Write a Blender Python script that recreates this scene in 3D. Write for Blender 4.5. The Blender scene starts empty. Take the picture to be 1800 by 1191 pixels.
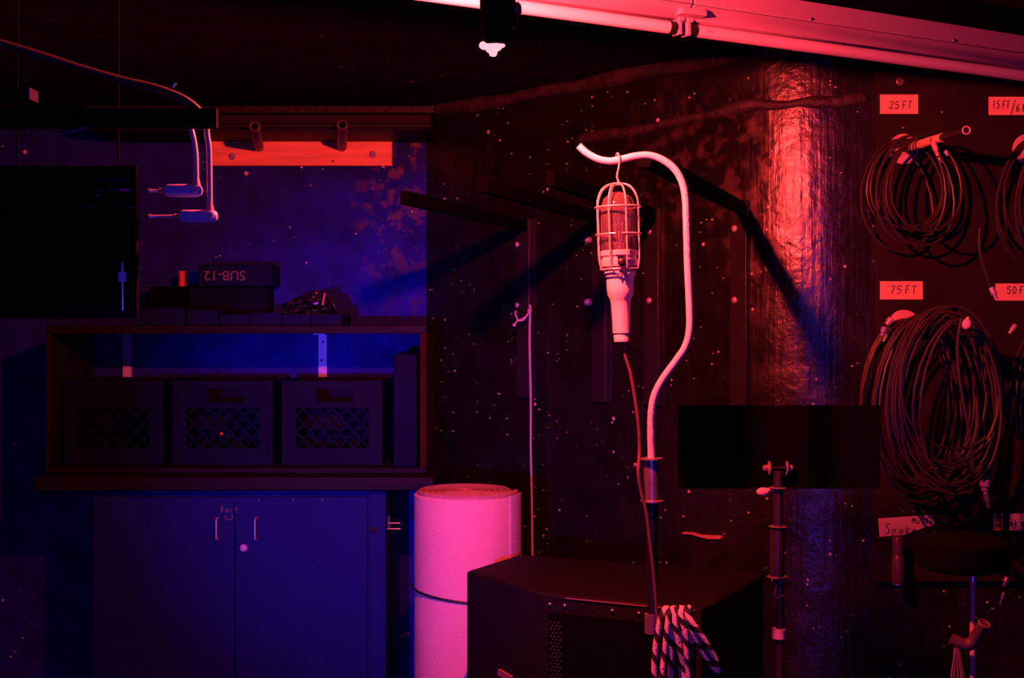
import bpy, bmesh, math, random
from mathutils import Vector, Matrix
random.seed(7)
PI = math.pi
S = bpy.context.scene
C = S.collection

# ------------------------------------------------------------------ camera
FPX, HY, CZ = 2200.0, 575.0, 1.5          # focal length in px, horizon row, eye height
cam = bpy.data.cameras.new('camera'); camo = bpy.data.objects.new('camera', cam); C.objects.link(camo)
cam.sensor_width = 36; cam.lens = FPX/1800*36; cam.shift_y = (HY-595.5)/1800
cam.clip_start = .02
camo.location = (0, 0, CZ); camo.rotation_euler = (PI/2, 0, 0)
S.camera = camo
S.view_settings.view_transform = 'Standard'; S.view_settings.look = 'None'
S.view_settings.gamma = 1; S.view_settings.use_curve_mapping = False
S.view_settings.exposure = 0.0
w = bpy.data.worlds.new('world'); S.world = w; w.use_nodes = True
w.node_tree.nodes['Background'].inputs[0].default_value = (.6, .1, .5, 1)
w.node_tree.nodes['Background'].inputs[1].default_value = 0.00002

# a blue stage spot left of the photographer and an upright blue tube light behind
def spot(name, pos, aim, e, deg, blend, size):
    bl = bpy.data.lights.new(name, 'SPOT'); blo = bpy.data.objects.new(name, bl); C.objects.link(blo)
    bl.energy = e; bl.color = (.15, .05, 1); bl.shadow_soft_size = size
    bl.spot_size = math.radians(deg); bl.spot_blend = blend
    blo.location = pos; blo.rotation_euler = (Vector(aim)-Vector(pos)).to_track_quat('-Z', 'Y').to_euler()
spot('blue_spot', (-.62, .10, 1.20), (-.30, 4.1, 1.10), 400, 30, 1.0, .03)
nb_ = bpy.data.lights.new('blue_tube_light', 'AREA'); nbo = bpy.data.objects.new('blue_tube_light', nb_); C.objects.link(nbo)
nb_.shape = 'RECTANGLE'; nb_.size = .04; nb_.size_y = 1.6; nb_.energy = 10; nb_.color = (.15, .05, 1)
nbo.location = (.06, -.30, 1.20); nbo.rotation_euler = (PI/2, 0, 0)
RED_POS = Vector((-.035, 1.965, 2.035)); RED_L = 14500; RED_COL = (1, .046, .042)

def P(px, py, Y):
    return Vector(((px-900)/FPX*Y, Y, CZ+(HY-py)/FPX*Y))

# ------------------------------------------------------------------ materials
MATS = {}
def mat(name, col, rough=.6, metal=0., bump=0., bscale=40., var=0., vscale=8., spec=.5, stretch=None, build=None):
    if name in MATS: return MATS[name]
    m = bpy.data.materials.new(name); m.use_nodes = True
    nt = m.node_tree; b = nt.nodes['Principled BSDF']
    b.inputs['Base Color'].default_value = (*col, 1)
    b.inputs['Roughness'].default_value = rough; b.inputs['Metallic'].default_value = metal
    b.inputs['Specular IOR Level'].default_value = spec
    tc = nt.nodes.new('ShaderNodeTexCoord'); mp = nt.nodes.new('ShaderNodeMapping')
    nt.links.new(tc.outputs['Object'], mp.inputs[0])
    if stretch: mp.inputs['Scale'].default_value = stretch
    if var:
        n = nt.nodes.new('ShaderNodeTexNoise'); n.inputs['Scale'].default_value = vscale; n.inputs['Detail'].default_value = 5
        nt.links.new(mp.outputs[0], n.inputs['Vector'])
        r = nt.nodes.new('ShaderNodeMapRange'); r.inputs[1].default_value = .3; r.inputs[2].default_value = .7
        r.inputs[3].default_value = 1-var; r.inputs[4].default_value = 1+var
        nt.links.new(n.outputs[0], r.inputs[0])
        mx = nt.nodes.new('ShaderNodeVectorMath'); mx.operation = 'SCALE'; mx.inputs[0].default_value = col
        nt.links.new(r.outputs[0], mx.inputs['Scale']); nt.links.new(mx.outputs[0], b.inputs['Base Color'])
    if bump:
        n2 = nt.nodes.new('ShaderNodeTexNoise'); n2.inputs['Scale'].default_value = bscale; n2.inputs['Detail'].default_value = 6
        nt.links.new(mp.outputs[0], n2.inputs['Vector'])
        bp = nt.nodes.new('ShaderNodeBump'); bp.inputs['Strength'].default_value = bump; bp.inputs['Distance'].default_value = .01
        nt.links.new(n2.outputs[0], bp.inputs['Height']); nt.links.new(bp.outputs[0], b.inputs['Normal'])
    if build: build(nt, b, tc, mp)
    MATS[name] = m
    return m

def paint_wall(name, base, rough, rvar, bump, spots=.5, patch=None, vert=True, spec=.5):
    """old brush-painted plaster: lumps, vertical brush scratches, paint drops, pale patches (chipped plaster, a painted highlight)"""
    m = bpy.data.materials.new(name); m.use_nodes = True
    nt = m.node_tree; N = nt.nodes; L = nt.links; b = N['Principled BSDF']
    geo = N.new('ShaderNodeNewGeometry')
    def noise(scale, detail=5, st=(1, 1, 1)):
        mp = N.new('ShaderNodeMapping'); mp.inputs['Scale'].default_value = st
        L.new(geo.outputs['Position'], mp.inputs[0])
        n = N.new('ShaderNodeTexNoise'); n.inputs['Scale'].default_value = scale; n.inputs['Detail'].default_value = detail
        L.new(mp.outputs[0], n.inputs['Vector']); return n
    def ramp(src, a, c, lo=0., hi=1.):
        r = N.new('ShaderNodeMapRange'); r.inputs[1].default_value = a; r.inputs[2].default_value = c
        r.inputs[3].default_value = lo; r.inputs[4].default_value = hi; L.new(src, r.inputs[0]); return r.outputs[0]
    def math_(op, a, c):
        k = N.new('ShaderNodeMath'); k.operation = op
        for i, v in enumerate((a, c)):
            if isinstance(v, (int, float)): k.inputs[i].default_value = v
            else: L.new(v, k.inputs[i])
        return k.outputs[0]
    lum = noise(9, 6); fine = noise(60, 6)
    brush = noise(70, 4, (1, 1, .06))
    vo = N.new('ShaderNodeTexVoronoi'); vo.inputs['Scale'].default_value = 26; L.new(geo.outputs['Position'], vo.inputs['Vector'])
    sel = N.new('ShaderNodeSeparateColor'); L.new(vo.outputs['Color'], sel.inputs[0])
    clus = ramp(noise(6, 2).outputs[0], .40, .56)
    rad = math_('MULTIPLY', ramp(sel.outputs[0], 1-spots*.45, 1, 0, .20), clus)
    drop = math_('LESS_THAN', vo.outputs['Distance'], rad)
    vo2 = N.new('ShaderNodeTexVoronoi'); vo2.inputs['Scale'].default_value = 70; L.new(geo.outputs['Position'], vo2.inputs['Vector'])
    sel2 = N.new('ShaderNodeSeparateColor'); L.new(vo2.outputs['Color'], sel2.inputs[0])
    drop2 = math_('LESS_THAN', vo2.outputs['Distance'], math_('MULTIPLY', ramp(sel2.outputs[0], 1-spots*.3, 1, 0, .27), clus))
    drops = math_('MAXIMUM', drop, drop2)
    mix = N.new('ShaderNodeMix'); mix.data_type = 'RGBA'
    L.new(ramp(lum.outputs[0], .3, .7), mix.inputs[0])
    mix.inputs[6].default_value = (*[c*.6 for c in base], 1); mix.inputs[7].default_value = (*[c*1.4 for c in base], 1)
    col = mix.outputs[2]
    if patch:
        for (x, y, z, rx, rz, pc) in patch:          # paler zones: chipped plaster, and a highlight painted into the colour
            sp = N.new('ShaderNodeVectorMath'); sp.operation = 'SUBTRACT'; sp.inputs[1].default_value = (x, y, z)
            L.new(geo.outputs['Position'], sp.inputs[0])
            sc = N.new('ShaderNodeVectorMath'); sc.operation = 'MULTIPLY'; sc.inputs[1].default_value = (1/rx, 1/rx, 1/rz)
            L.new(sp.outputs[0], sc.inputs[0])
            ln = N.new('ShaderNodeVectorMath'); ln.operation = 'LENGTH'; L.new(sc.outputs[0], ln.inputs[0])
            m0 = ramp(ln.outputs['Value'], 1.15, .25)
            m1 = math_('MULTIPLY', m0, ramp(noise(24, 6).outputs[0], .50, .66))
            mm = N.new('ShaderNodeMix'); mm.data_type = 'RGBA'; L.new(m1, mm.inputs[0]); L.new(col, mm.inputs[6])
            mm.inputs[7].default_value = (*pc, 1); col = mm.outputs[2]
    m2 = N.new('ShaderNodeMix'); m2.data_type = 'RGBA'; L.new(drops, m2.inputs[0]); L.new(col, m2.inputs[6])
    m2.inputs[7].default_value = (.62, .50, .45, 1); L.new(m2.outputs[2], b.inputs['Base Color'])
    L.new(ramp(noise(14, 5).outputs[0], .3, .7, rough-rvar, rough+rvar), b.inputs['Roughness'])
    b.inputs['Specular IOR Level'].default_value = spec
    h = math_('ADD', math_('MULTIPLY', lum.outputs[0], 1.6), math_('MULTIPLY', fine.outputs[0], .35))
    if vert: h = math_('ADD', h, math_('MULTIPLY', brush.outputs[0], .45))
    h = math_('ADD', h, math_('MULTIPLY', drops, .4))
    bp = N.new('ShaderNodeBump'); bp.inputs['Strength'].default_value = bump; bp.inputs['Distance'].default_value = .012
    L.new(h, bp.inputs['Height']); L.new(bp.outputs[0], b.inputs['Normal'])
    MATS[name] = m; return m

def emis(name, col, s):
    m = bpy.data.materials.new(name); m.use_nodes = True; b = m.node_tree.nodes['Principled BSDF']
    b.inputs['Base Color'].default_value = (*col, 1)
    b.inputs['Emission Color'].default_value = (*col, 1); b.inputs['Emission Strength'].default_value = s
    return m
def glass(name, col=(1, 1, 1), rough=.0, ior=1.3):
    m = bpy.data.materials.new(name); m.use_nodes = True; b = m.node_tree.nodes['Principled BSDF']
    b.inputs['Base Color'].default_value = (*col, 1); b.inputs['Roughness'].default_value = rough
    b.inputs['Transmission Weight'].default_value = 1; b.inputs['IOR'].default_value = ior
    return m

BWALL = paint_wall('blue_plaster_back', (.008, .012, .25), .7, .08, .55, .22, spec=.15,
    patch=[(-.27, 4.35, 1.98, .18, .30, (.17, .12, .13)), (-.42, 4.35, 1.90, .14, .25, (.12, .09, .10)), (-.32, 4.35, 2.15, .14, .09, (.16, .12, .12)), (-.30, 4.35, 1.6, .14, .45, (.04, .03, .13))], vert=False)
RWALL = paint_wall('black_gloss_wall', (.008, .007, .007), .30, .06, .34, .75,
    patch=[(.70, 3.38, 1.85, .16, .36, (.16, .11, .07)), (.50, 3.55, 1.95, .25, .25, (.07, .05, .04))], spec=1.0)  # first patch paints the red lamp's highlight into the rounded corner's colour
CEIL = paint_wall('ceiling_paint', (.012, .009, .009), .85, .05, .4, .1, vert=False, spec=.1)
FLOOR = mat('floor_concrete', (.03, .028, .03), .7, bump=.3, bscale=20, var=.3)
SEAM = mat('plaster_ridge_paint', (.030, .024, .024), .6, bump=.8, bscale=50, var=.5, vscale=20)
BLACK = mat('black_paint', (.006, .006, .007), .6, bump=.1, spec=.25)
VOID = mat('flat_black_paint', (.0018, .0018, .002), .9, spec=.04, bump=.05)
BLKMET = mat('black_steel', (.008, .008, .009), .42, spec=.5, bump=.05)
BLKPLY = mat('black_plywood', (.004, .003, .003), .7, bump=.25, bscale=30, stretch=(1, 1, .1), var=.3, spec=.3)
SHELFW = mat('shelf_black_wood', (.008, .005, .005), .55, bump=.3, bscale=30, stretch=(.1, 1, 1), var=.3, spec=.15)
GREYCAB = mat('cabinet_blue_paint', (.004, .012, .125), .6, spec=.15, bump=.12, bscale=60, var=.12)
PANEL = mat('panel_dark_board', (.016, .009, .008), .7, spec=.2, bump=.15, bscale=80, var=.2)
WOOD = mat('pine_board', (.85, .48, .20), .6, bump=.2, bscale=14, stretch=(.6, 1, 7), var=.22, vscale=7)
STEEL = mat('zinc_steel', (.62, .62, .64), .34, metal=.9, bump=.05)
BSTEEL = mat('bright_metal', (.8, .8, .82), .3, metal=.6)
WMETAL = mat('painted_bracket_white', (.50, .62, .95), .5, bump=.05, var=.06)
ENAMEL = mat('white_enamel', (.34, .24, .34), .45, var=.05, bump=.03)
TUBEW = mat('phosphor_white', (.62, .52, .58), .25, var=.02)
CONDUIT = mat('pale_conduit', (.72, .66, .66), .30, var=.06, bump=.03)
HANDLE = mat('worn_plastic_handle', (.78, .70, .62), .5, bump=.1, var=.08)
WIRE = mat('cage_wire', (.70, .55, .45), .4, metal=.3, var=.15, vscale=60)
CERAM = mat('socket_collar', (.70, .52, .45), .5, var=.1)
TAPE = mat('masking_tape', (.85, .58, .34), .7, bump=.12, bscale=90, var=.06)
INK = mat('marker_ink', (.012, .01, .01), .8, spec=.1)
CHALK = mat('chalk_mark', (.18, .17, .19), .8)
CABLE = mat('cable_rubber', (.030, .022, .020), .42, spec=.5)
CABLEB = mat('black_cable_rubber', (.012, .012, .012), .5)
CRATE = mat('crate_plastic', (.001, .002, .022), .6, spec=.12, var=.15)
ROLL = mat('pale_roll_cloth', (.68, .50, .36), .85, bump=.3, bscale=220, var=.05)
ROLLEND = mat('roll_end_felt', (.38, .26, .20), .9, bump=.5, bscale=120, var=.15, vscale=30)
PINK = mat('pale_string', (.55, .42, .48), .7)
REDP = mat('red_plastic_cap', (.55, .12, .06), .5)
CARD = mat('dark_card_box', (.002, .004, .05), .7, spec=.12, var=.2)
CARDINK = mat('box_stencil', (.20, .15, .18), .7)
LAV = mat('plug_metal', (.30, .38, .75), .38, metal=.1, var=.1, vscale=60)
SLEEVE = mat('pale_cable_sleeve', (.42, .38, .42), .35)
BLUEP = mat('blue_connector', (.20, .20, .55), .4)
GLS = glass('dusty_glass', (.97, .9, .86), .03); GLS.node_tree.nodes['Principled BSDF'].inputs['Transmission Weight'].default_value = .96
GLS2 = glass('bulb_glass', (1, .95, .92), 0, 1.25)
BRASS = mat('brass_base', (.6, .45, .25), .35, metal=.8)
def rope_build(nt, b, tc, mp):
    N = nt.nodes; L = nt.links
    s = N.new('ShaderNodeSeparateXYZ'); L.new(tc.outputs['UV'], s.inputs[0])
    a = N.new('ShaderNodeMath'); a.operation = 'ADD'; L.new(s.outputs[0], a.inputs[0]); L.new(s.outputs[1], a.inputs[1])
    f = N.new('ShaderNodeMath'); f.operation = 'FRACT'; L.new(a.outputs[0], f.inputs[0])
    g = N.new('ShaderNodeMath'); g.operation = 'GREATER_THAN'; L.new(f.outputs[0], g.inputs[0]); g.inputs[1].default_value = .60
    m = N.new('ShaderNodeMix'); m.data_type = 'RGBA'; L.new(g.outputs[0], m.inputs[0])
    m.inputs[6].default_value = (.68, .55, .55, 1); m.inputs[7].default_value = (.01, .01, .01, 1)
    L.new(m.outputs[2], b.inputs['Base Color'])
ROPE = mat('striped_rope_fibre', (.7, .6, .6), .8, bump=.4, bscale=260, build=rope_build)
def print_build(nt, b, tc, mp): pass

# ------------------------------------------------------------------ geometry helpers
def spline(pts, k=8, closed=False):
    pts = [Vector(p) for p in pts]; n = len(pts); out = []
    rng = range(n if closed else n-1)
    for i in rng:
        if closed: p0, p1, p2, p3 = pts[i-1], pts[i], pts[(i+1) % n], pts[(i+2) % n]
        else: p0, p1, p2, p3 = pts[max(i-1, 0)], pts[i], pts[i+1], pts[min(i+2, n-1)]
        for j in range(k):
            t = j/k
            out.append(.5*((2*p1)+(p2-p0)*t+(2*p0-5*p1+4*p2-p3)*t*t+(3*p1-p0-3*p2+p3)*t**3))
    if not closed: out.append(pts[-1])
    return out

class MB:
    def __init__(s): s.bm = bmesh.new(); s.uv = s.bm.loops.layers.uv.new('UVMap')
    def box(s, lo, hi, M=None):
        x0, y0, z0 = lo; x1, y1, z1 = hi
        v = [Vector(p) for p in ((x0, y0, z0), (x1, y0, z0), (x1, y1, z0), (x0, y1, z0), (x0, y0, z1), (x1, y0, z1), (x1, y1, z1), (x0, y1, z1))]
        if M: v = [M @ p for p in v]
        v = [s.bm.verts.new(p) for p in v]
        for f in ((3, 2, 1, 0), (4, 5, 6, 7), (0, 1, 5, 4), (1, 2, 6, 5), (2, 3, 7, 6), (3, 0, 4, 7)):
            s.bm.faces.new([v[i] for i in f])
        return s
    def bar(s, a, b, wd, ht, up=(0, 0, 1)):
        """rectangular bar from a to b"""
        a = Vector(a); b = Vector(b); d = (b-a); l = d.length; d.normalize(); up = Vector(up)
        side = d.cross(up).normalized(); up = side.cross(d)
        M = Matrix((( *(d),), ( *(side),), ( *(up),))).transposed().to_4x4(); M.translation = a
        return s.box((0, -wd/2, -ht/2), (l, wd/2, ht/2), M)
    def prism(s, poly, z0, z1):
        a = [s.bm.verts.new((x, y, z0)) for x, y in poly]; b = [s.bm.verts.new((x, y, z1)) for x, y in poly]
        n = len(poly)
        s.bm.faces.new(a[::-1]); s.bm.faces.new(b)
        for i in range(n): s.bm.faces.new((a[i], a[(i+1) % n], b[(i+1) % n], b[i]))
        return s
    def sweep_profile(s, prof, a, d, side, up, l):
        """prof: list of (side, up) points, closed polygon, extruded along d for l"""
        a = Vector(a)
        r0 = [s.bm.verts.new(a+side*u+up*v) for u, v in prof]; r1 = [s.bm.verts.new(a+d*l+side*u+up*v) for u, v in prof]
        n = len(prof); s.bm.faces.new(r0[::-1]); s.bm.faces.new(r1)
        for i in range(n): s.bm.faces.new((r0[i], r0[(i+1) % n], r1[(i+1) % n], r1[i]))
        return s
    def tube(s, pts, r, n=10, closed=False, turns=0., flat=1.):
        pts = [Vector(p) for p in pts]; N = len(pts)
        rr = r if hasattr(r, '__len__') else [r]*N
        rings = []; nrm = None; L = 0; Ls = []
        for i, p in enumerate(pts):
            if closed: t = pts[(i+1) % N]-pts[i-1]
            else: t = pts[min(i+1, N-1)]-pts[max(i-1, 0)]
            if t.length < 1e-9: t = Vector((0, 0, 1))
            t.normalize()
            if nrm is None:
                nrm = t.orthogonal().normalized() if abs(t.y) > .9 else t.cross(Vector((0, 1, 0))).normalized()
            else:
                nrm = (nrm - t*nrm.dot(t))
                nrm = nrm.normalized() if nrm.length > 1e-6 else t.orthogonal().normalized()
            bn = t.cross(nrm)
            if i: L += (pts[i]-pts[i-1]).length
            Ls.append(L)
            rings.append([s.bm.verts.new(p+(nrm*math.cos(2*PI*j/n)+bn*flat*math.sin(2*PI*j/n))*rr[i]) for j in range(n)])
        for i in range(N if closed else N-1):
            a = rings[i]; b = rings[(i+1) % N]
            for j in range(n):
                f = s.bm.faces.new((a[j], b[j], b[(j+1) % n], a[(j+1) % n])); f.smooth = True
                if turns:
                    l0 = Ls[i]*turns; l1 = (Ls[(i+1) % N])*turns
                    for lp, uvv in zip(f.loops, ((l0, j/n), (l1, j/n), (l1, (j+1)/n), (l0, (j+1)/n))): lp[s.uv].uv = uvv
        if not closed:
            for rg in (rings[0], rings[-1][::-1]): s.bm.faces.new([s.bm.verts.new(v.co) for v in rg])
        return s
    def cyl(s, a, b, r, n=20, r2=None):
        return s.tube([a, b], [r, r if r2 is None else r2], n)
    def lathe(s, prof, org=(0, 0, 0), axis=(0, 0, 1), n=28, cap=True, M=None):
        """prof: (radius, height) from bottom to top"""
        q = Vector((0, 0, 1)).rotation_difference(Vector(axis)); org = Vector(org); rings = []
        for r, h in prof:
            ring = []
            for j in range(n):
                v = org + q @ Vector((max(r, 1e-5)*math.cos(2*PI*j/n), max(r, 1e-5)*math.sin(2*PI*j/n), h))
                if M: v = M @ v
                ring.append(s.bm.verts.new(v))
            rings.append(ring)
        for a, b in zip(rings, rings[1:]):
            for j in range(n):
                f = s.bm.faces.new((a[j], a[(j+1) % n], b[(j+1) % n], b[j])); f.smooth = True
        if cap:
            for rg in (rings[0][::-1], rings[-1]): s.bm.faces.new([s.bm.verts.new(v.co) for v in rg])
        return s
    def ball(s, c, r, n=10, sc=(1, 1, 1)):
        c = Vector(c); prof = [(r*math.sin(PI*i/n), -r*math.cos(PI*i/n)) for i in range(n+1)]
        k0 = len(s.bm.verts); s.lathe(prof, (0, 0, 0), n=n*2)
        s.bm.verts.ensure_lookup_table()
        for v in s.bm.verts[k0:]: v.co = c+Vector((v.co.x*sc[0], v.co.y*sc[1], v.co.z*sc[2]))
        return s
    def build(s, name, m, parent=None, bevel=0., recalc=True):
        bm = s.bm
        if recalc:
            bmesh.ops.recalc_face_normals(bm, faces=bm.faces)
        if parent is not None:
            o0 = Vector(parent.get('_w', (0, 0, 0)))
        else:
            xs = [v.co.x for v in bm.verts]; ys = [v.co.y for v in bm.verts]; zs = [v.co.z for v in bm.verts]
            o0 = Vector(((min(xs)+max(xs))/2, (min(ys)+max(ys))/2, min(zs)))
        for v in bm.verts: v.co -= o0
        me = bpy.data.meshes.new(name); bm.to_mesh(me); bm.free(); me.materials.append(m)
        if name != 'wall_right': me.set_sharp_from_angle(angle=math.radians(38))
        o = bpy.data.objects.new(name, me); C.objects.link(o)
        o['_w'] = tuple(o0)
        if parent is not None: o.parent = parent
        else: o.location = o0
        if bevel:
            bv = o.modifiers.new('bevel', 'BEVEL'); bv.width = bevel; bv.segments = 2; bv.limit_method = 'ANGLE'
        return o

def thing(name, label, cat, loc, group=None):
    o = bpy.data.objects.new(name, None); C.objects.link(o); o.empty_display_size = .05
    o.location = loc; o['_w'] = tuple(loc); o['label'] = label; o['category'] = cat
    if group: o['group'] = group
    return o
def tag(o, label, cat, group=None, kind=None):
    o['label'] = label; o['category'] = cat
    if group: o['group'] = group
    if kind: o['kind'] = kind
    return o
def struct(o): o['kind'] = 'structure'; return o

def text_mesh(txt, size, name, m, parent, M, depth=.0006):
    cu = bpy.data.curves.new('t', 'FONT'); cu.body = txt; cu.size = size; cu.extrude = depth; cu.align_x = 'CENTER'; cu.align_y = 'CENTER'
    to = bpy.data.objects.new('t', cu); C.objects.link(to)
    bpy.context.view_layer.update()
    dg = bpy.context.evaluated_depsgraph_get()
    me = bpy.data.meshes.new_from_object(to.evaluated_get(dg)); bpy.data.objects.remove(to); bpy.data.curves.remove(cu)
    o0 = Vector(parent['_w'])
    for v in me.vertices: v.co = (M @ v.co) - o0
    me.name = name; me.materials.clear(); me.materials.append(m)
    o = bpy.data.objects.new(name, me); C.objects.link(o); o.parent = parent; return o

GL = {  # hand-drawn strokes on a 1 x 1.6 cell
 '2': [[(0, 1.3), (.3, 1.6), (.7, 1.5), (.75, 1.1), (.1, .3), (0, .05), (.3, .15), (.9, 0)]],
 '5': [[(.85, 1.55), (.15, 1.5), (.1, .9), (.6, .95), (.8, .5), (.5, .05), (0, .1)]],
 '7': [[(0, 1.5), (.85, 1.55), (.5, .8), (.3, 0)]],
 '1': [[(.3, 1.6), (.25, .8), (.3, 0)]], '0': [[(.45, 1.55), (.1, 1.1), (.15, .3), (.5, 0), (.85, .4), (.85, 1.2), (.45, 1.55)]],
 '6': [[(.7, 1.55), (.2, 1), (.1, .3), (.5, 0), (.85, .35), (.5, .75), (.15, .5)]],
 'F': [[(.1, 0), (.12, 1.5), (.85, 1.6)], [(.12, .8), (.65, .85)]],
 'T': [[(0, 1.5), (.9, 1.58)], [(.45, 1.55), (.42, 0)]],
 '/': [[(.1, -.3), (.8, 1.8)]], '-': [[(.1, .7), (.9, .75)]],
 'S': [[(.9, 1.9), (.4, 2.0), (.05, 1.5), (.5, 1.0), (.8, .5), (.5, 0), (0, .1)]],
 's': [[(.7, 1.5), (.3, 1.6), (.1, 1.2), (.6, .7), (.6, .2), (.1, .0)]],
 'n': [[(.1, 0), (.12, .8)], [(.12, .6), (.5, .85), (.7, .6), (.72, 0)]],
 'a': [[(.7, .75), (.3, .8), (.05, .4), (.3, 0), (.65, .3), (.72, .8), (.78, 0)]],
 'k': [[(.1, 0), (.15, 1.5)], [(.7, .9), (.18, .5), (.75, 0)]],
 'e': [[(.05, .4), (.7, .5), (.6, .8), (.25, .8), (.05, .4), (.3, .02), (.8, .1)]],
 'M': [[(0, 0), (.1, 1.5), (.45, .6), (.85, 1.55), (.95, 0)]],
 'u': [[(.1, .8), (.12, .2), (.4, 0), (.7, .3)], [(.72, .8), (.75, 0)]],
 'l': [[(.4, 1.5), (.4, 0)]], 't': [[(.4, 1.4), (.4, 0)], [(.05, .9), (.75, .95)]],
 'i': [[(.4, .8), (.4, 0)], [(.4, 1.15), (.41, 1.2)]],
 'B': [[(.1, 0), (.1, 1.5), (.7, 1.2), (.15, .8), (.8, .4), (.1, 0)]],
 'r': [[(.1, 0), (.12, .8)], [(.12, .5), (.6, .85)]],
 ' ': [],
}
def hand(txt, x, y, Y, h, name, m, parent, r=.0011, step=1.15, wsc=.62, slant=.08):
    """hand lettering on a frontal face at depth Y; x,y = px of lower left; h = px of a capital"""
    u = h/1.6; mb = MB(); cx = x
    for ch in txt:
        for st in GL[ch]:
            if len(st) < 2: continue
            pts = [P(cx+(a*wsc+b*slant)*u, y-b*u, Y) for a, b in st]
            mb.tube(spline(pts, 4) if len(pts) > 2 else pts, r, 6)
        cx += u*step*wsc if ch != ' ' else u*.45
    return mb.build(name, m, parent)

def screw(p, r, m, parent, name='screw', d=(0, -1, 0), nm=None):
    return MB().lathe([(r*.9, 0), (r, r*.25), (r*.75, r*.6), (r*.3, r*.75)], p, d, 14).build(name, m, parent)

# ------------------------------------------------------------------ the room
ZC = 2.26
K = Vector((-.195, 4.35)); DW = Vector((.838, -.85)).normalized(); NW = Vector((-DW.y, DW.x))  # concave corner, direction of angled wall
NW = Vector((-.712, -.702))
RC = Vector((.895, 3.71)); RR = .40       # rounded corner centre and radius, frontal wall at Y = 3.31
outline = []
a0 = math.atan2(-DW.x, 0)
th0 = math.radians(45.4)
t0 = RC+Vector((-math.sin(th0), -math.cos(th0)))*RR
K = Vector((t0.x-(4.35-t0.y)*(DW.x/-DW.y), 4.35))
for i in range(25):
    th = th0*(1-i/24); outline.append(RC+Vector((-math.sin(th), -math.cos(th)))*RR)
YR = RC.y-RR
def wall_pt(px):
    """point of the angled wall seen at column px"""
    k = (px-900)/FPX; d = t0-K
    t = (k*K.y-K.x)/(d.x-k*d.y); return K+d*t
mb = MB(); path = [K]+outline+[Vector((2.3, YR))]
# fine mesh of the wall face
lo = [mb.bm.verts.new((p.x, p.y, 0)) for p in path]; hi = [mb.bm.verts.new((p.x, p.y, ZC)) for p in path]
off = [K+Vector((.2, .12))]+[p+Vector((.05, .12)) for p in outline]+[Vector((2.3, YR+.12))]
lo2 = [mb.bm.verts.new((p.x, p.y, 0)) for p in off]; hi2 = [mb.bm.verts.new((p.x, p.y, ZC)) for p in off]
for i in range(len(path)-1):
    f = mb.bm.faces.new((lo[i], lo[i+1], hi[i+1], hi[i])); f.smooth = True
    mb.bm.faces.new((lo2[i+1], lo2[i], hi2[i], hi2[i+1]))

struct(mb.build('wall_right', RWALL, recalc=False))
struct(MB().box((-2.4, 4.35, 0), (K.x, 4.47, ZC)).build('wall_back', BWALL))
struct(MB().box((-2.52, -1.2, 0), (-2.4, 4.47, ZC)).build('wall_left', VOID))
struct(MB().box((2.3, -1.2, 0), (2.42, 3.43, ZC)).build('wall_far_right', VOID))
struct(MB().box((-2.52, -1.32, 0), (2.42, -1.2, ZC)).build('wall_front', VOID))
struct(MB().box((-2.52, -1.32, -.1), (2.42, 4.6, 0)).build('floor', FLOOR))
struct(MB().box((-2.52, -1.32, ZC), (2.42, 4.6, ZC+.1)).build('ceiling', CEIL))
# plaster ridge running round wall, and ragged joint under the ceiling
def ridge(name, pts2, zf, r, wob, flat=.35):
    pts = []
    pts2 = [p+(p-Vector((0, 1))).normalized()*.002 for p in pts2]
    for i, p in enumerate(pts2):
        pts.append(Vector((p.x, p.y, zf(i/(len(pts2)-1))+wob*(math.sin(i*.55)+math.sin(i*.27+1)+random.uniform(-.35, .35)))))
    mb = MB(); rr = [r*(1+.22*math.sin(i*.33)+.10*math.sin(i*.8+2)) for i in range(len(pts))]; rr[0] *= .2; rr[-1] *= .2
    pts_s = spline(pts, 4); rr = [rr[min(i//4, len(rr)-1)]*(1-(i%4)/4)+rr[min(i//4+1, len(rr)-1)]*(i%4)/4 for i in range(len(pts_s))]; pts = pts_s
    mb.tube(pts, rr, 10, flat=1)
    return struct(mb.build(name, SEAM))
def lin(a, b, n): return [a.lerp(b, i/n) for i in range(n+1)]
ridge('trim_1', lin(wall_pt(1012), t0, 22)+outline[1:]+lin(Vector((outline[-1].x+.02, YR)), Vector((.945, YR)), 2), lambda t: 2.070+.028*min(t*2.2, 1), .015, .003)
ridge('trim_2', lin(K+NW*.003, t0, 34)+outline[1:], lambda t: ZC-.016, .022, .004)

# ------------------------------------------------------------------ strip light
FD = Vector((.883, .468, 0)).normalized(); FS = Vector((FD.y, -FD.x, 0)); UP = Vector((0, 0, 1))   # FS points to the camera side
J = Vector((.345, 2.545, 2.106))        # junction of the two tubes, on the tube axis
fl = thing('strip_light', 'long white fluorescent strip light under the ceiling, slanting across the upper right', 'light fixture', J+UP*.082)
prof = [(-.05, .082), (.045, .082), (.045, .040), (.040, .036), (.012, .016), (-.03, .016), (-.05, .036)]
MB().sweep_profile(prof, J-FD*1.24, FD, FS, UP, 1.235).build('housing', ENAMEL, fl, .0015)
MB().sweep_profile(prof, J+FD*.0, FD, FS, UP, 1.24).build('housing', ENAMEL, fl, .0015)
mb = MB()
mb.sweep_profile([(.0452, .0385), (.0462, .0385), (.0462, .0395), (.0452, .0395)], J-FD*1.2, FD, FS, UP, 2.4)
mb.build('housing_seam', INK, fl)
mb = MB(); mb.sweep_profile([(-.02, .082), (.02, .082), (.02, ZC-J.z), (-.02, ZC-J.z)], J-FD*1.2, FD, FS, UP, 2.4); mb.build('mounting_batten', VOID, fl)
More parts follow.
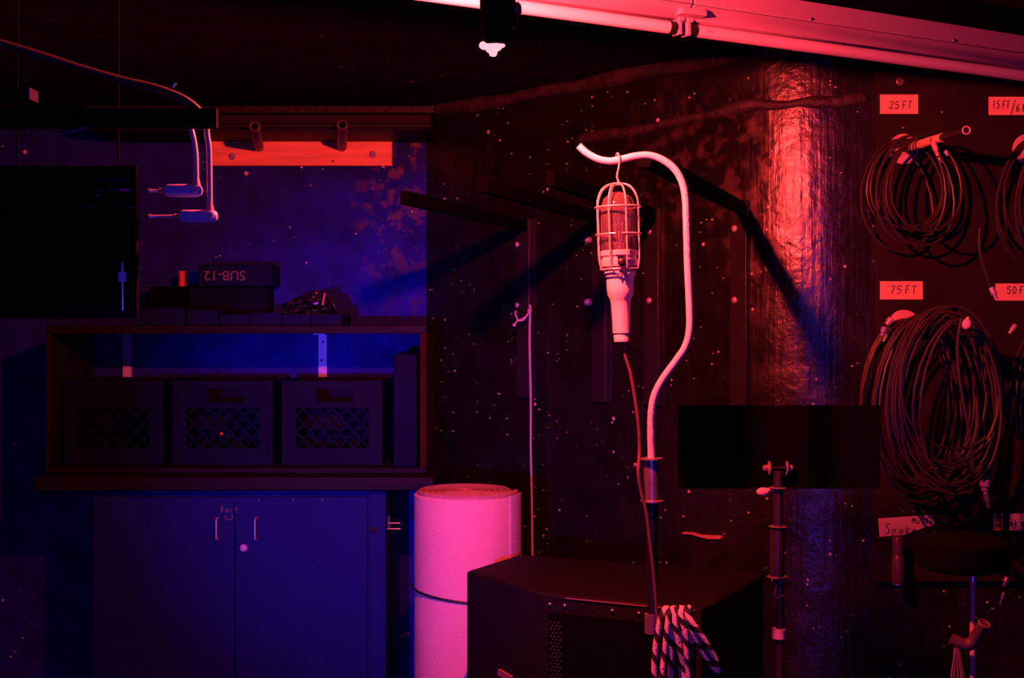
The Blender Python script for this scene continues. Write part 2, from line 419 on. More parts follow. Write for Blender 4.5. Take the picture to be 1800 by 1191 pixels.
def tubelamp(a, b):
    t = MB().cyl(a+FD*.014, b-FD*.014, .013, 24).build('fluorescent_tube', TUBEW, fl)
    for p, q in ((a, a+FD*.016), (b-FD*.016, b)):
        MB().cyl(p, q, .0134, 24).build('end_cap', BLKMET, t)
tubelamp(J-FD*1.215, J-FD*.018); tubelamp(J+FD*.018, J+FD*1.22)
for s in (-1, 1):
    mb = MB(); c = J+FD*.011*s
    mb.bar(c-UP*.014, c+UP*.034, .024, .010, FD); mb.bar(c+UP*.012, c+UP*.03, .034, .016, FD); mb.build('lamp_holder', ENAMEL, fl, .002)
MB().bar(J+UP*.026-FD*.03+FS*.02, J+UP*.026+FD*.03+FS*.02, .05, .012).build('joint_cover', ENAMEL, fl, .001)
for s in (.30, .72, 1.0): screw(J+FD*s+FS*.0455+UP*(.045), .0035, STEEL, fl, d=FS)
q = J+FD*.062+FS*.0131
text_mesh('Philips', .0075, 'tube_print', mat('grey_print', (.4, .2, .25), .6), fl, Matrix.Translation(q)@Matrix((( *FD,), ( *UP,), ( *FS,))).transposed().to_4x4(), .0002)

# ------------------------------------------------------------------ red lamp in its black can
lc = P(875, 0, 1.86)
lamp = thing('hanging_lamp', 'black can lamp hanging from the ceiling with a glowing tip, before the bright tube', 'lamp', (lc.x, lc.y, ZC))
zb = P(875, 78, 1.86).z
MB().lathe([(.019, zb), (.024, zb+.006), (.0245, zb+.04), (.0265, zb+.045), (.0265, zb+.10), (.022, zb+.115), (.010, zb+.125)], (lc.x, lc.y, 0), n=32).build('lamp_can', VOID, lamp)
MB().cyl((lc.x, lc.y, zb+.12), (lc.x, lc.y, ZC), .008).build('hanger_rod', BLACK, lamp)
mb = MB(); mb.lathe([(.007, -.004), (.011, 0), (.011, .010), (.006, .014)], P(905, 17, 1.86)-Vector((.004, 0, 0)), (1, 0, .1), 12); mb.build('side_knob', BLKMET, lamp)
mb = MB(); mb.tube(spline([P(903, 20, 1.85), P(908, 34, 1.85), P(905, 50, 1.85), P(896, 46, 1.85)]), .0022, 8); mb.build('wire_tail', BLKMET, lamp)
# glowing tip: clustered glass lobes
tip = MB()
for px, py, r, sc in ((852, 80, .0085, (1, .8, .75)), (863, 84, .0085, (1, .9, 1)), (872, 82, .009, (1, .9, .8)), (868, 92, .006, (.9, .9, 1.1)), (881, 80, .006, (1, .8, .6)), (864, 95, .0035, (1, 1, 1))):
    tip.ball(P(px, py, 1.858), r, 10, sc)
tip.build('glowing_tip', emis('glowing_tip_glass', (1, .38, .42), 1.5), lamp)
bulb = MB().ball(RED_POS, .019, 14, (1, 1, 1.05)); bulb.build('red_bulb', emis('red_bulb_glow', RED_COL, RED_L), lamp)
MB().cyl(RED_POS+UP*.018, (RED_POS.x, RED_POS.y, RED_POS.z+.06), .013).build('bulb_socket', BLACK, lamp)
MB().bar((RED_POS.x, RED_POS.y, RED_POS.z+.055), (lc.x, lc.y, RED_POS.z+.055), .014, .008).build('socket_arm', BLACK, lamp)

# ------------------------------------------------------------------ conduit crook with clamp (worklight stand)
YS = 2.25
sx = P(1147, 0, YS).x
st = thing('crook_stand', 'tall stand ending in a pale bent tube crook, holding the caged work light', 'stand', (sx, YS, 0))
crook = [(1017, 256), (1030, 268), (1050, 279), (1072, 283), (1095, 279), (1118, 274), (1142, 273), (1165, 281), (1186, 297), (1199, 320), (1205, 350), (1207, 400), (1209, 470), (1212, 540), (1212, 578), (1205, 608), (1188, 634), (1166, 664), (1152, 690), (1146, 715), (1144, 750), (1145, 806)]
MB().tube(spline([P(x, y, YS) for x, y in crook], 6), .0066, 16).build('crook_tube', CONDUIT, st)
# printed maker marks along the tube
for seg in (((1206, 332), (1209, 460)), ((1149, 703), (1145, 800))):
    mb = MB(); (x0, y0), (x1, y1) = seg; n = int((y1-y0)/4.2)
    for i in range(n):
        if random.random() < .18: continue
        t = i/n; y = y0+(y1-y0)*t; x = x0+(x1-x0)*t
        if seg[0][0] < 1160: x = 1144.5+ (5*(1-t)**3)
        for k in range(2):
            a = P(x+random.uniform(-2, 1), y+random.uniform(-1.2, 1.2), YS)-Vector((0, .0063, 0)); b = a+Vector((random.uniform(.0008, .0022), 0, random.uniform(-.002, .002)))
            mb.bar(a, b, .0008, .0006, (0, -1, 0))
    mb.build('tube_print', mat('blue_print', (.07, .06, .35), .6), st)['kind'] = 'stuff'
def disc(cx, cy, rr, hh, m, name, nm=None):
    c = P(cx, cy, YS); return MB().lathe([(rr*.85, -hh), (rr, -hh*.5), (rr, hh*.5), (rr*.85, hh)], c).build(name, m, st)
DARKCH = mat('dark_chrome', (.30, .26, .28), .3, metal=.7, var=.2, vscale=40)
disc(1145, 806, .021, .0025, DARKCH, 'collar_ring'); disc(1146, 880, .021, .0025, DARKCH, 'collar_ring')
a, b = P(1146, 880, YS), P(1145, 808, YS)
MB().cyl(a, b, .0145, 24).build('clamp_sleeve', DARKCH, st)
mb = MB(); p = P(1128, 818, YS); mb.cyl(p, p-Vector((.010, 0, 0)), .0028, 12); mb.cyl(p-Vector((.010, 0, 0)), p-Vector((.014, 0, 0)), .0052, 12); mb.build('thumb_screw', DARKCH, st)
mb = MB(); mb.cyl(P(1146, 880, YS), P(1146, 905, YS), .012, 20); mb.cyl(P(1146, 905, YS), (sx, YS, .93), .0092, 20); mb.build('lower_tube', BLKMET, st)
TUBE2 = mat('worn_black_tube', (.03, .022, .022), .35, metal=.3)
MB().cyl((sx, YS, .12), (sx, YS, P(0, 1110, YS).z), .011, 20).build('base_tube', VOID, st)
mb = MB(); mb.cyl((sx-.002, YS, P(0, 1112, YS).z), (sx-.002, YS, P(0, 1078, YS).z), .0125, 20); mb.build('base_socket', mat('grey_socket', (.12, .11, .14), .4), st)
MB().lathe([(.13, 0), (.13, .012), (.05, .022), (.02, .04), (.014, .13)], (sx, YS, 0), n=36).build('round_base', BLACK, st)
# peg for the rope
pk = P(1186, 1073, YS); MB().cyl((sx, YS-.002, pk.z), (pk.x+.036, YS-.004, pk.z), .005, 12).build('rope_peg', BLKMET, st)

# cord
cord = [(1095, 598), (1099, 625), (1108, 655), (1116, 700), (1122, 745), (1124, 790), (1122, 830), (1127, 865), (1136, 900), (1141, 940), (1147, 990), (1151, 1030), (1154, 1075), (1158, 1140), (1162, 1230)]
pts = [P(x, y, YS-.014 if 790 < y < 1200 else YS) for x, y in cord]
o = MB().tube(spline(pts, 6), .0030, 10).build('power_cord', mat('brown_cord', (.12, .05, .06), .4), None)
tag(o, 'thin dark power cord trailing from the caged work light down the stand', 'cord')

# ------------------------------------------------------------------ caged work light
wp = P(1085, 322, YS)
axis = (P(1093, 600, YS)-P(1085, 322, YS)).normalized()     # pointing down along the lamp
Q = Vector((0, 0, 1)).rotation_difference(-axis).to_matrix().to_4x4()
WO = P(1093, 600, YS)         # lamp bottom; local z up
WM = Matrix.Translation(WO) @ Q
U = YS/FPX                     # metres per px at that depth
wl = thing('work_light', 'caged hand lamp with pale handle hooked over the bent tube', 'work light', WO)
def wz(py): return (600-py)*U
def wlathe(pp, name, m, parent, n=32, cap=True):
    return MB().lathe([(r*U, wz(y)) for r, y in pp], n=n, M=WM, cap=cap).build(name, m, parent)
hd = wlathe([(13.5, 600), (14, 588), (13, 586), (15.5, 585), (16, 560), (17.5, 532), (19, 526), (23, 517), (24, 505), (24, 487), (22, 485)], 'handle', HANDLE, wl)
wlathe([(14.1, 587), (14.1, 585.2)], 'cap_groove', INK, hd)
wlathe([(20, 488), (27, 486), (28, 481), (27, 477), (19, 476)], 'handle_flange', HANDLE, wl)
wlathe([(20, 478), (22, 470), (33, 468), (34, 462), (34, 457), (31.5, 456), (31.5, 450), (33.5, 449), (33.5, 441), (30, 440), (20, 440)], 'socket_collar', CERAM, wl)
# outer jar and lamp inside it
wlathe([(29, 441), (31, 436), (31, 380), (30, 362), (25, 348), (15, 340), (6, 337), (.5, 336.5), (.5, 338), (6, 338.5), (14.5, 341.5), (24, 349.5), (28.7, 363), (29.7, 380), (29.7, 436), (28, 440.5)], 'glass_jar', GLS, wl, 40, False)
bb = wlathe([(9, 440), (9, 428), (13, 415), (21, 400), (23, 388), (20, 374), (12, 365), (4, 362), (.3, 361.8)], 'bulb', GLS2, wl, 32)
wlathe([(10, 441), (10, 428), (8, 426)], 'bulb_base', BRASS, bb, 24)
mb = MB()
for s in (-1, 1): mb.tube([WM @ Vector((s*3*U, 0, wz(425))), WM @ Vector((s*6*U, 0, wz(390)))], .0008, 6)
mb.tube([WM @ Vector((x*U, 0, wz(390+(i % 2)*4))) for i, x in enumerate((-6, -3, 0, 3, 6))], .0006, 6)
mb.tube([WM @ Vector((0, 0, wz(428))), WM @ Vector((0, 0, wz(405)))], .002, 8); mb.build('filament', BSTEEL, bb)
# wire cage
cage = MB(); RCG = 38.5
for k in range(8):
    a = 2*PI*(k+.35)/8; c, s_ = math.cos(a), math.sin(a)
    pp = [(10, 323), (20, 326), (30, 334), (36.5, 348), (RCG, 362), (RCG, 412), (RCG-.3, 450), (RCG-3, 468), (RCG-5, 473), (26, 475)]
    cage.tube(spline([WM @ Vector((r*c*U, r*s_*U, wz(y))) for r, y in pp], 4), .0015, 8)
def ringw(mb, r, y, a0=0, a1=2*PI, wr=.0015):
    n = 40; full = abs(a1-a0-2*PI) < 1e-3
    pts = [WM @ Vector((r*math.cos(a0+(a1-a0)*i/n)*U, r*math.sin(a0+(a1-a0)*i/n)*U, wz(y))) for i in range(n if full else n+1)]
    mb.tube(pts, wr, 8, closed=full)
ringw(cage, 10, 323, wr=.0018); ringw(cage, RCG+1.5, 364); ringw(cage, RCG+1.5, 412, -PI/2+.05, PI*1.5-.22); ringw(cage, RCG-5, 473)
cage.build('wire_cage', WIRE, wl)
cl = MB(); c0 = WM @ Vector((1*U, -35*U, wz(462)))
cl.bar(c0+Vector((-.005, 0, .012)), c0+Vector((.004, 0, -.018)), .007, .004, (0, -1, 0)); cl.bar(c0+Vector((-.010, 0, .012)), c0+Vector((.009, 0, .010)), .003, .005, (0, -1, 0))
cl.ball(c0, .0078, 8, (1, .6, 1)); cl.build('cage_clasp', BLKMET, wl)
cl = MB(); c1 = WM @ Vector((2*U, -29*U, wz(481)))
cl.cyl(c1-Vector((.010, 0, 0)), c1+Vector((.012, 0, 0)), .0016, 8); cl.cyl(c1-Vector((.004, 0, -.006)), c1+Vector((-.004, 0, -.006)), .0018, 8); cl.cyl(c1+Vector((.003, 0, .007)), c1+Vector((.003, 0, -.008)), .0022, 8); cl.build('clasp_screw', WIRE, wl)
hk = [(1088, 324, 0), (1087, 318, 0), (1084.5, 310, -.001), (1087, 296, -.006), (1088, 282, -.0095), (1086.5, 272, -.006), (1085, 269.6, 0), (1084, 273, .008), (1083.5, 280, .0095), (1083, 287, .0075)]
MB().tube(spline([P(x, y, YS)+Vector((0, d, 0)) for x, y, d in hk], 6), .0019, 10).build('hook', WIRE, wl)

# ------------------------------------------------------------------ striped rope over the peg
def rp(l, dy=0): return [P(x, y, YS-.008+d) for x, y, d in l]
rope = [(1153, 1250, -.012), (1150, 1191, -.012), (1151, 1150, -.012), (1156, 1112, -.012), (1162, 1085, -.012), (1170, 1069, 0), (1178, 1077, .015), (1180, 1110, .02), (1179, 1180, .02), (1172, 1255, .01),
        (1160, 1262, -.008), (1162, 1200, -.012), (1168, 1150, -.012), (1172, 1110, -.014), (1176, 1082, -.012), (1183, 1069, 0), (1190, 1080, .015), (1196, 1150, .022), (1200, 1240, .015),
        (1204, 1235, -.005), (1203, 1180, -.006), (1195, 1140, -.012), (1187, 1100, -.014), (1186, 1078, -.010), (1192, 1068, 0), (1200, 1080, .016), (1204, 1160, .02), (1212, 1240, .01),
        (1213, 1240, -.004), (1209, 1180, -.008), (1207, 1145, -.012), (1204, 1110, -.014), (1196, 1080, -.011), (1200, 1069, 0), (1206, 1074, 0), (1214, 1100, -.012), (1228, 1132, -.010), (1244, 1160, -.006), (1258, 1176, -.004), (1263, 1176, -.004), (1258, 1160, -.008), (1245, 1136, -.014), (1230, 1112, -.018), (1214, 1090, -.018), (1208, 1074, -.010), (1211, 1068, .002), (1214, 1085, .014), (1216, 1130, .015)]
o = MB().tube(spline(rp(rope), 7), .0053, 12, turns=27).build('striped_rope', ROPE)
tag(o, 'black and white striped rope looped over the peg of the bent tube stand', 'rope')

# ------------------------------------------------------------------ trapezoid speaker in front
A = P(820, 1003, 3.0); B = P(957, 1042, 2.75); Cc = P(1232, 1068, 2.60); zt = A.z
D = Vector((.02, 3.22)); E = Vector((.62, 2.98))
sp = thing('loudspeaker', 'black trapezoid loudspeaker standing before the pale roll', 'speaker', ((A.x+Cc.x)/2, 2.9, 0))
MB().prism([(A.x, A.y), (B.x, B.y), (Cc.x, Cc.y), (Cc.x+.10, Cc.y+.16), (E.x-.02, E.y), (D.x, D.y)], .0, zt).build('cabinet', mat('speaker_black_texture', (.006, .004, .004), .65, bump=.4, bscale=160, spec=.2), sp, .006)
gd = Vector((Cc.x-B.x, Cc.y-B.y, 0)); gl = gd.length; gd.normalize(); gn = Vector((gd.y, -gd.x, 0))
mb = MB(); base = Vector((B.x, B.y, 0))+gn*.004
mb.bar(base+gd*.012+UP*(zt/2-.0), base+gd*(gl-.012)+UP*(zt/2), .004, zt-.08); mb.build('grille', VOID, sp)
mb = MB()
for i in range(44):
    for k in range(3):
        p = base+gn*.0025+gd*(.018+.009*k+(.0045 if i % 2 else 0)); p.z = zt-.06-i*.0075
        mb.box(p-Vector((.0018, .0006, .0018)), p+Vector((.0018, .0006, .0018)))
mb.build('grille_holes', mat('grille_foam', (.035, .03, .03), .8), sp)['kind'] = 'stuff'
for t in (.04, .14, .45, .62): screw(base+gd*gl*t+UP*(zt-.022), .0035, STEEL, sp, d=gn)
mb = MB(); mb.bar(base+gd*.05+UP*(zt-.006)-gn*.002, base+gd*(gl-.02)+UP*(zt-.006)-gn*.002, .003, .0025); mb.build('trim_strip', mat('worn_edge', (.18, .12, .12), .5), sp)
sd = Vector((B.x-A.x, B.y-A.y, 0)).normalized(); sn = Vector((sd.y, -sd.x, 0))
q = Vector((A.x, A.y, 0))+sd*.16*1.0+UP*.55
mb = MB(); p0 = P(878, 1180, 2.885); mb.bar(p0, p0+sd*.05-UP*.006, .012, .014); mb.build('side_handle', mat('orange_tab', (.22, .10, .09), .6), sp)

# ------------------------------------------------------------------ pale roll
rc = Vector((P(819, 0, 3.45).x, 3.46)); rr_ = .1435; ztop = P(0, 866, 3.45).z
ro = thing('fabric_roll', 'upright roll of pale cloth tied with black cord, behind the loudspeaker', 'roll', (rc.x, rc.y, 0))
n = 72; mb = MB()
MB().lathe([(rr_, 0), (rr_, ztop-.004), (rr_-.004, ztop-.001)], (rc.x, rc.y, 0), n=72).build('outer_wrap', ROLL, ro)
sp_pts = []
mb = MB()
for i in range(260):                      # wound layers at the end of the roll
    a = i*.17; r = .012+(rr_-.018)*i/260
    sp_pts.append(Vector((rc.x+r*math.cos(a), rc.y+r*math.sin(a), ztop+.001)))
mb.tube(sp_pts, .0085, 6, flat=1); mb.build('wound_edge', ROLLEND, ro)
mb = MB(); pts = []
a0 = math.radians(-36)
fx = [(rc.x+(rr_+.004)*math.cos(a0+i*.05), rc.y+(rr_+.004)*math.sin(a0+i*.05)) for i in range(12)]
fo = [(rc.x+(rr_+.010)*math.cos(a0+i*.05), rc.y+(rr_+.010)*math.sin(a0+i*.05)) for i in range(12)]
mb.prism(fx+fo[::-1], 0.0, ztop+.002); mb.build('loose_flap', mat('flap_felt', (.55, .42, .38), .85, bump=.3, bscale=150), ro)
pts = []
for i in range(48):
    a = 2*PI*i/48; x = rr_*1.02*math.cos(a); y = rr_*1.02*math.sin(a)
    pts.append(Vector((rc.x+x, rc.y+y, P(0, 1058, 3.32).z-.20*x*.55+.02*math.cos(a*2)*0-.03*math.sin(a)*-1*0 )))
MB().tube(pts, .0034, 8, closed=True).build('tie_cord', CABLEB, ro)

# ------------------------------------------------------------------ left: worktop, cabinet, shelf unit
YF = 3.90
def bx(x0, y0, x1, y1, Y0, Y1):
    """box seen from px rectangle on its front face at depth Y0, running back to Y1"""
    a = P(x0, y1, Y0); b = P(x1, y0, Y0); return (a.x, Y0, a.z), (b.x, Y1, b.z)
l, h = bx(60, 838, 762, 862, 3.82, 4.33)
ZW0, ZW1 = l[2], h[2]
tag(MB().box(l, h).build('worktop', SHELFW, None, .004), 'dark wooden worktop lying on the two-handled dark cabinet', 'worktop')
l, h = bx(158, 862, 679, 900, 3.85, 4.32)
cb = thing('storage_cabinet', 'dark cabinet with two thin handles and chalked name, under the worktop', 'cabinet', ((l[0]+h[0])/2, 4.08, 0))
zc = ZW0-.0005
MB().box((l[0], 3.862, 0), (h[0], 4.32, zc-.003)).build('body', GREYCAB, cb, .003)
x648 = P(647, 0, 3.85).x; x410 = P(413, 0, 3.85).x; zd = P(0, 873, 3.85).z; zt2 = zc
MB().box((P(650, 0, 3.85).x, 3.85, .02), (h[0]-.002, 3.862, zc-.004)).build('stile', GREYCAB, cb, .002)
DCAB = GREYCAB
dr = MB().box((x410+.002, 3.846, .06), (x648-.002, 3.861, zd)).build('door', DCAB, cb, .002)
dl = MB().box((l[0]+.01, 3.846, .06), (x410-.002, 3.861, zd)).build('door', DCAB, cb, .002)
for x, d in ((380, dl), (448, dr)):
    mb = MB(); a = P(x, 912, 3.82); b = P(x, 949, 3.82)
    mb.tube([a+Vector((0, .027, 0)), a+Vector((0, .006, 0)), a+Vector((0, 0, -.004)), b+Vector((0, 0, .004)), b+Vector((0, .006, 0)), b+Vector((0, .027, 0))], .0028, 10)
    mb.build('handle', BSTEEL, d)
hand('B', 388, 900, 3.845, 11, 'chalk_writing', CHALK, dl, .0013); hand('art', 396, 900, 3.845, 11, 'chalk_writing', CHALK, dl, .0012, 1.3, .9)
mb = MB(); mb.tube(spline([P(x, y, 3.845) for x, y in ((395, 906), (398, 912), (404, 913), (409, 909), (407, 903))]), .0013, 6); mb.build('chalk_curl', CHALK, dl)
p = P(428, 963, 3.84); mb = MB(); mb.lathe([(.011, 0), (.012, .004), (.009, .010), (.004, .011)], p+Vector((0, .005, 0)), (0, -1, 0), 20); mb.build('lock_knob', mat('knob_lilac', (.45, .42, .6), .4), dr)
mb = MB(); a = P(656, 930, 3.848); mb.lathe([(.010, 0), (.011, .002), (.007, .003)], a, (0, -1, 0), 16); mb.build('hinge_cup', BLACK, cb)
mb = MB(); a = P(680, 918, 3.85)
for yy in (919, 929):
    q = P(681, yy, 3.85); mb.cyl(q, q+Vector((.040, .0, 0)), .0022, 8)
mb.cyl(P(683, 906, 3.85), P(684, 930, 3.85), .003, 8); mb.build('side_latch', STEEL, cb)
for x in (412, 455, 515, 566): screw(P(x, 878, 3.846), .0022, STEEL, cb)

l, h = bx(80, 572, 750, 838, 3.92, 4.33)
zb0 = ZW1
su = thing('shelf_unit', 'low open dark shelf unit on the worktop holding crates', 'shelf', ((l[0]+h[0])/2, 4.12, zb0))
z572 = h[2]; z585 = P(0, 586, 3.92).z
MB().box((l[0], 3.92, z585), (h[0], 4.33, z572)).build('top_board', SHELFW, su, .002)
zfl = P(0, 822, 3.92).z
MB().box((l[0], 3.92, zb0), (h[0], 4.33, zfl)).build('bottom_board', SHELFW, su, .002)
MB().box((l[0], 3.92, zfl), (P(88, 0, 3.92).x, 4.33, z585)).build('side_board', SHELFW, su, .002)
MB().box((P(738, 0, 3.92).x, 3.92, zfl), (h[0], 4.33, z585)).build('side_board', mat('worn_shelf_edge', (.035, .008, .005), .8, spec=.1, bump=.3, bscale=30, var=.4), su, .002)
# crates
def crate(px0, label):
    s = 4.0/FPX; x0 = P(px0, 0, 4.0).x; W = 176*s; H = 148*s; z0 = zfl+.0005; Y0 = 4.0; Dp = .30
    t = MB(); th = .007
    def f(x, z, x2, z2, y0=Y0, y1=Y0+th): t.box((x0+x*s, y0, z0+z*s), (x0+x2*s, y1, z0+z2*s))
    f(0, 0, 176, 30); f(0, 100, 60, 148); f(125, 100, 176, 148); f(60, 100, 125, 108); f(60, 134, 125, 148)
    f(0, 30, 24, 100); f(152, 30, 176, 100)
    for z in (141, 130, 119, 108): f(4, z, 58, z+3, Y0-.003, Y0); f(127, z, 172, z+3, Y0-.003, Y0)
    f(0, 0, 8, 148, Y0-.005, Y0); f(168, 0, 176, 148, Y0-.005, Y0)
    # diagonal lattice clipped to the window
    import itertools
    for k in range(-4, 8):
        for sg in (1, -1):
            xa = 24+k*25.6+(0 if sg > 0 else 0); za = 30; xb = xa+70*sg*.92; zb_ = 100
            # clip
            def clip(xa, za, xb, zb_):
                if xa == xb: return None
                res = [(xa, za), (xb, zb_)]
                for lim, keep in ((24, 1), (152, -1)):
                    ins = [(keep*(q[0]-lim) >= 0) for q in res]
                    if not any(ins): return None
                    if not all(ins):
                        (x1, z1), (x2, z2) = res; tt = (lim-x1)/(x2-x1); c = (lim, z1+(z2-z1)*tt)
                        res = [res[0], c] if ins[0] else [c, res[1]]
                return res
            r = clip(xa, za, xb, zb_)
            if r and abs(r[0][0]-r[1][0]) > 2:
                t.bar((x0+r[0][0]*s, Y0+.003, z0+r[0][1]*s), (x0+r[1][0]*s, Y0+.003, z0+r[1][1]*s), .005, .0055, (0, -1, 0))
    t.box((x0, Y0+th, z0), (x0+th, Y0+Dp, z0+H)); t.box((x0+W-th, Y0+th, z0), (x0+W, Y0+Dp, z0+H))
    t.box((x0, Y0+Dp-th, z0), (x0+W, Y0+Dp, z0+H)); t.box((x0+th, Y0+th, z0), (x0+W-th, Y0+Dp-th, z0+.006))
    o = t.build('milk_crate', CRATE); tag(o, label, 'crate', 'milk crates in the shelf unit'); return o
crate(112, 'dark plastic milk crate, leftmost of the three in the shelf unit')
crate(304, 'dark plastic milk crate, middle of the three in the shelf unit')
crate(496, 'dark plastic milk crate, rightmost of the three, beside the upright panel')
# things glimpsed in crates
o = MB().ball(P(389, 762, 4.02), .006, 8).build('red_cap', REDP); tag(o, 'tiny red dot-like cap seen through the lattice of the middle crate', 'cap')
l, h = bx(692, 622, 733, 818, 3.95, 4.28)
o = MB().box((l[0], l[1], zfl+.0005), (h[0], h[1], h[2])).build('upright_box', mat('flat_case', (.001, .002, .03), .7, spec=.12, var=.1), None, .003)
tag(o, 'tall narrow dark box upright at the right end of the shelf unit', 'box')
# L brackets
def lbracket(px, label, m=WMETAL):
    a = P(px-7.5, 665, 4.335); b = P(px+7.5, 592, 4.335)
    r = thing('shelf_bracket', label, 'bracket', (P(px, 0, 4.335).x, 4.34, a.z), 'metal shelf brackets')
    MB().box((a.x, 4.335, a.z), (b.x, 4.349, z585-.001)).build('upright_leg', m, r, .001)
    MB().box((a.x-.008, 4.28, z585-.006), (b.x+.002, 4.335, z585-.001)).build('flange', m, r, .0005)
    q = P(px-2, 633, 4.335); MB().cyl(q+Vector((0, .002, 0)), q-Vector((0, .0006, 0)), .004, 12).build('screw_hole', VOID, r)
    q = P(px+1, 600, 4.335); screw(q, .004, BLKMET, r)
# the photograph shows these legs facing out in front: bring them before the recess wall
lbracket(567, 'bright metal bracket leg under the shelf, above the rightmost crate')
lbracket(223, 'bright metal bracket leg under the shelf, left end, above the leftmost crate')

# ------------------------------------------------------------------ things on top of the shelf unit
zs = z572
def onshelf(x0, x1, y0, Y0, Y1): a = P(x0, 0, Y0); b = P(x1, y0, Y0); return (a.x, Y0, zs), (b.x, Y1, b.z)
bins = [(248, 324, 541), (330, 383, 545), (386, 438, 553), (440, 494, 550), (496, 546, 552), (548, 600, 552)]
names = ['leftmost, taller', 'second from left, beneath the lettered box', 'third from left, under the box end', 'fourth from left, brightest', 'fifth from left, holding the cable heap', 'rightmost, at the cable heap end']
for (x0, x1, y0), nm in zip(bins, names):
    l, h = onshelf(x0, x1, y0, 3.97, 4.2); t = .003; mb = MB()
    mb.box(l, (h[0], l[1]+t, h[2])).box((l[0], h[1]-t, l[2]), h).box((l[0], l[1]+t, l[2]), (l[0]+t, h[1]-t, h[2])).box((h[0]-t, l[1]+t, l[2]), (h[0], h[1]-t, h[2])).box((l[0]+t, l[1]+t, l[2]), (h[0]-t, h[1]-t, l[2]+t))
    mb.box((l[0]-.002*0, l[1]-.003, h[2]-.006), (h[0], l[1], h[2]))
    tag(mb.build('parts_bin', CARD), 'low dark bin on the shelf unit, '+nm, 'bin', 'low bins on the shelf top')
l, h = onshelf(331, 470, 503, 4.215, 4.33)
o = MB().box(l, h).build('storage_box', mat('dark_box', (.001, .002, .016), .7, spec=.1, var=.4), None, .003); tag(o, 'black box on the shelf beneath the lettered box', 'box')
l2 = P(330, 502, 4.05); h2 = P(472, 466, 4.05)
zz = h[2]+.0005
sb = thing('lettered_box', 'dark box printed with upside-down letters, lying on top of the black box', 'box', ((l2.x+h2.x)/2, 4.2, zz))
MB().box((l2.x, 4.19, zz), (P(472, 0, 4.19).x+.012, 4.33, zz+.072)).build('box_body', CARD, sb, .002)
cx = (P(395, 483, 4.19)); M = Matrix.Translation(Vector((cx.x, 4.1893, zz+.036)))@Matrix.Rotation(PI, 4, 'Y')@Matrix.Rotation(PI/2, 4, 'X')
text_mesh('SUB-12', .046, 'stencil_letters', CARDINK, sb, M)
l, h = onshelf(262, 328, 503, 4.215, 4.33)
o = MB().box(l, h).build('storage_box', VOID, None, .002); tag(o, 'small black box on the shelf under the red roll', 'box')
q = P(320, 502, 4.23); tz = h[2]
q = Vector((P(320, 0, 4.24).x, 4.24, tz+.0005)); mb = MB(); mb.lathe([(.012, 0), (.0125, .004), (.0115, .006), (.0115, .044), (.0125, .046), (.012, .052)], q, n=24)
tag(mb.build('tape_roll', REDP), 'small red roll standing left of the upside-down lettered box', 'roll')
# cable heap
mb = MB(); rnd = random.Random(3)
for k in range(16):
    cxp = rnd.uniform(520, 585); top = 505 if 545 < cxp < 580 else 525
    pts = []
    n = 9; ax = rnd.uniform(12, 34); az = rnd.uniform(8, 22); ph = rnd.uniform(0, 6)
    for i in range(n):
        a = 2*PI*i/n
        py = 548-az*.6+az*math.sin(a+ph)
        px = cxp+ax*math.cos(a)
        lim = 505+max(0, (565-px)*.42) if px < 565 else 505+(px-565)*1.4
        py = min(max(py, lim+3), 562); px = min(max(px, 486), 596)
        pts.append(P(px, py, 4.07+rnd.uniform(-.05, .05)))
    mb.tube(spline(pts, 5, True), .0045, 8, closed=True)
o = mb.build('cable_heap', CABLEB); hp = o; tag(o, 'tangled heap of black cables on the right of the shelf top bins', 'cables')
mb = MB()
for (x0, y0, x1, y1, m) in ((571, 515, 567, 536, REDP),): mb.bar(P(x0, y0, 4.0), P(x1, y1, 4.0), .004, .005)
mb.build('red_glint', mat('red_glint', (.6, .12, .1), .5), hp)  # red glint on the cables, put in as a coloured strip
mb = MB(); mb.cyl(P(552, 534, 4.0), P(560, 532, 4.0), .004, 10); mb.build('plug_tip', LAV, hp)
mb = MB(); mb.ball(P(556, 515, 4.0), .004, 8); mb.ball(P(551, 522, 4.0), .003, 8); mb.build('red_tip', REDP, hp)

# ------------------------------------------------------------------ wooden board with two pegs, ledge above
wb = thing('peg_board', 'bare pine board with two black pipe pegs on the back wall', 'board', (P(530, 0, 4.33).x, 4.34, P(0, 292, 4.32).z))
a = P(371, 291, 4.318); b = P(689, 226, 4.318)
MB().box((a.x, 4.318, a.z), (b.x, 4.349, b.z+.04)).build('board', WOOD, wb, .002)
for x, y in ((408, 240), (408, 275), (655, 238), (655, 271)): 
    p = P(x, y, 4.318); MB().lathe([(.012, 0), (.012, .004), (.007, .010), (.002, .012)], p, (0, -1, 0), 12).build('bolt', mat('blued_bolt', (.35, .35, .5), .4), wb)
for x, y, r in ((618, 246, .007), (585, 283, .004), (407, 252, .003)): MB().lathe([(r, 0), (r*.9, .0008)], P(x, y, 4.318), (0, -1, 0), 12).build('knot', mat('dark_knot', (.06, .03, .02), .8), wb)
for x, y in ((530, 292), (673, 291)): screw(P(x, y, 4.315)+Vector((0, 0, -.004)), .005, BSTEEL, wb)
PEG = mat('rusty_black_pipe', (.022, .012, .012), .45, var=.5, vscale=40)
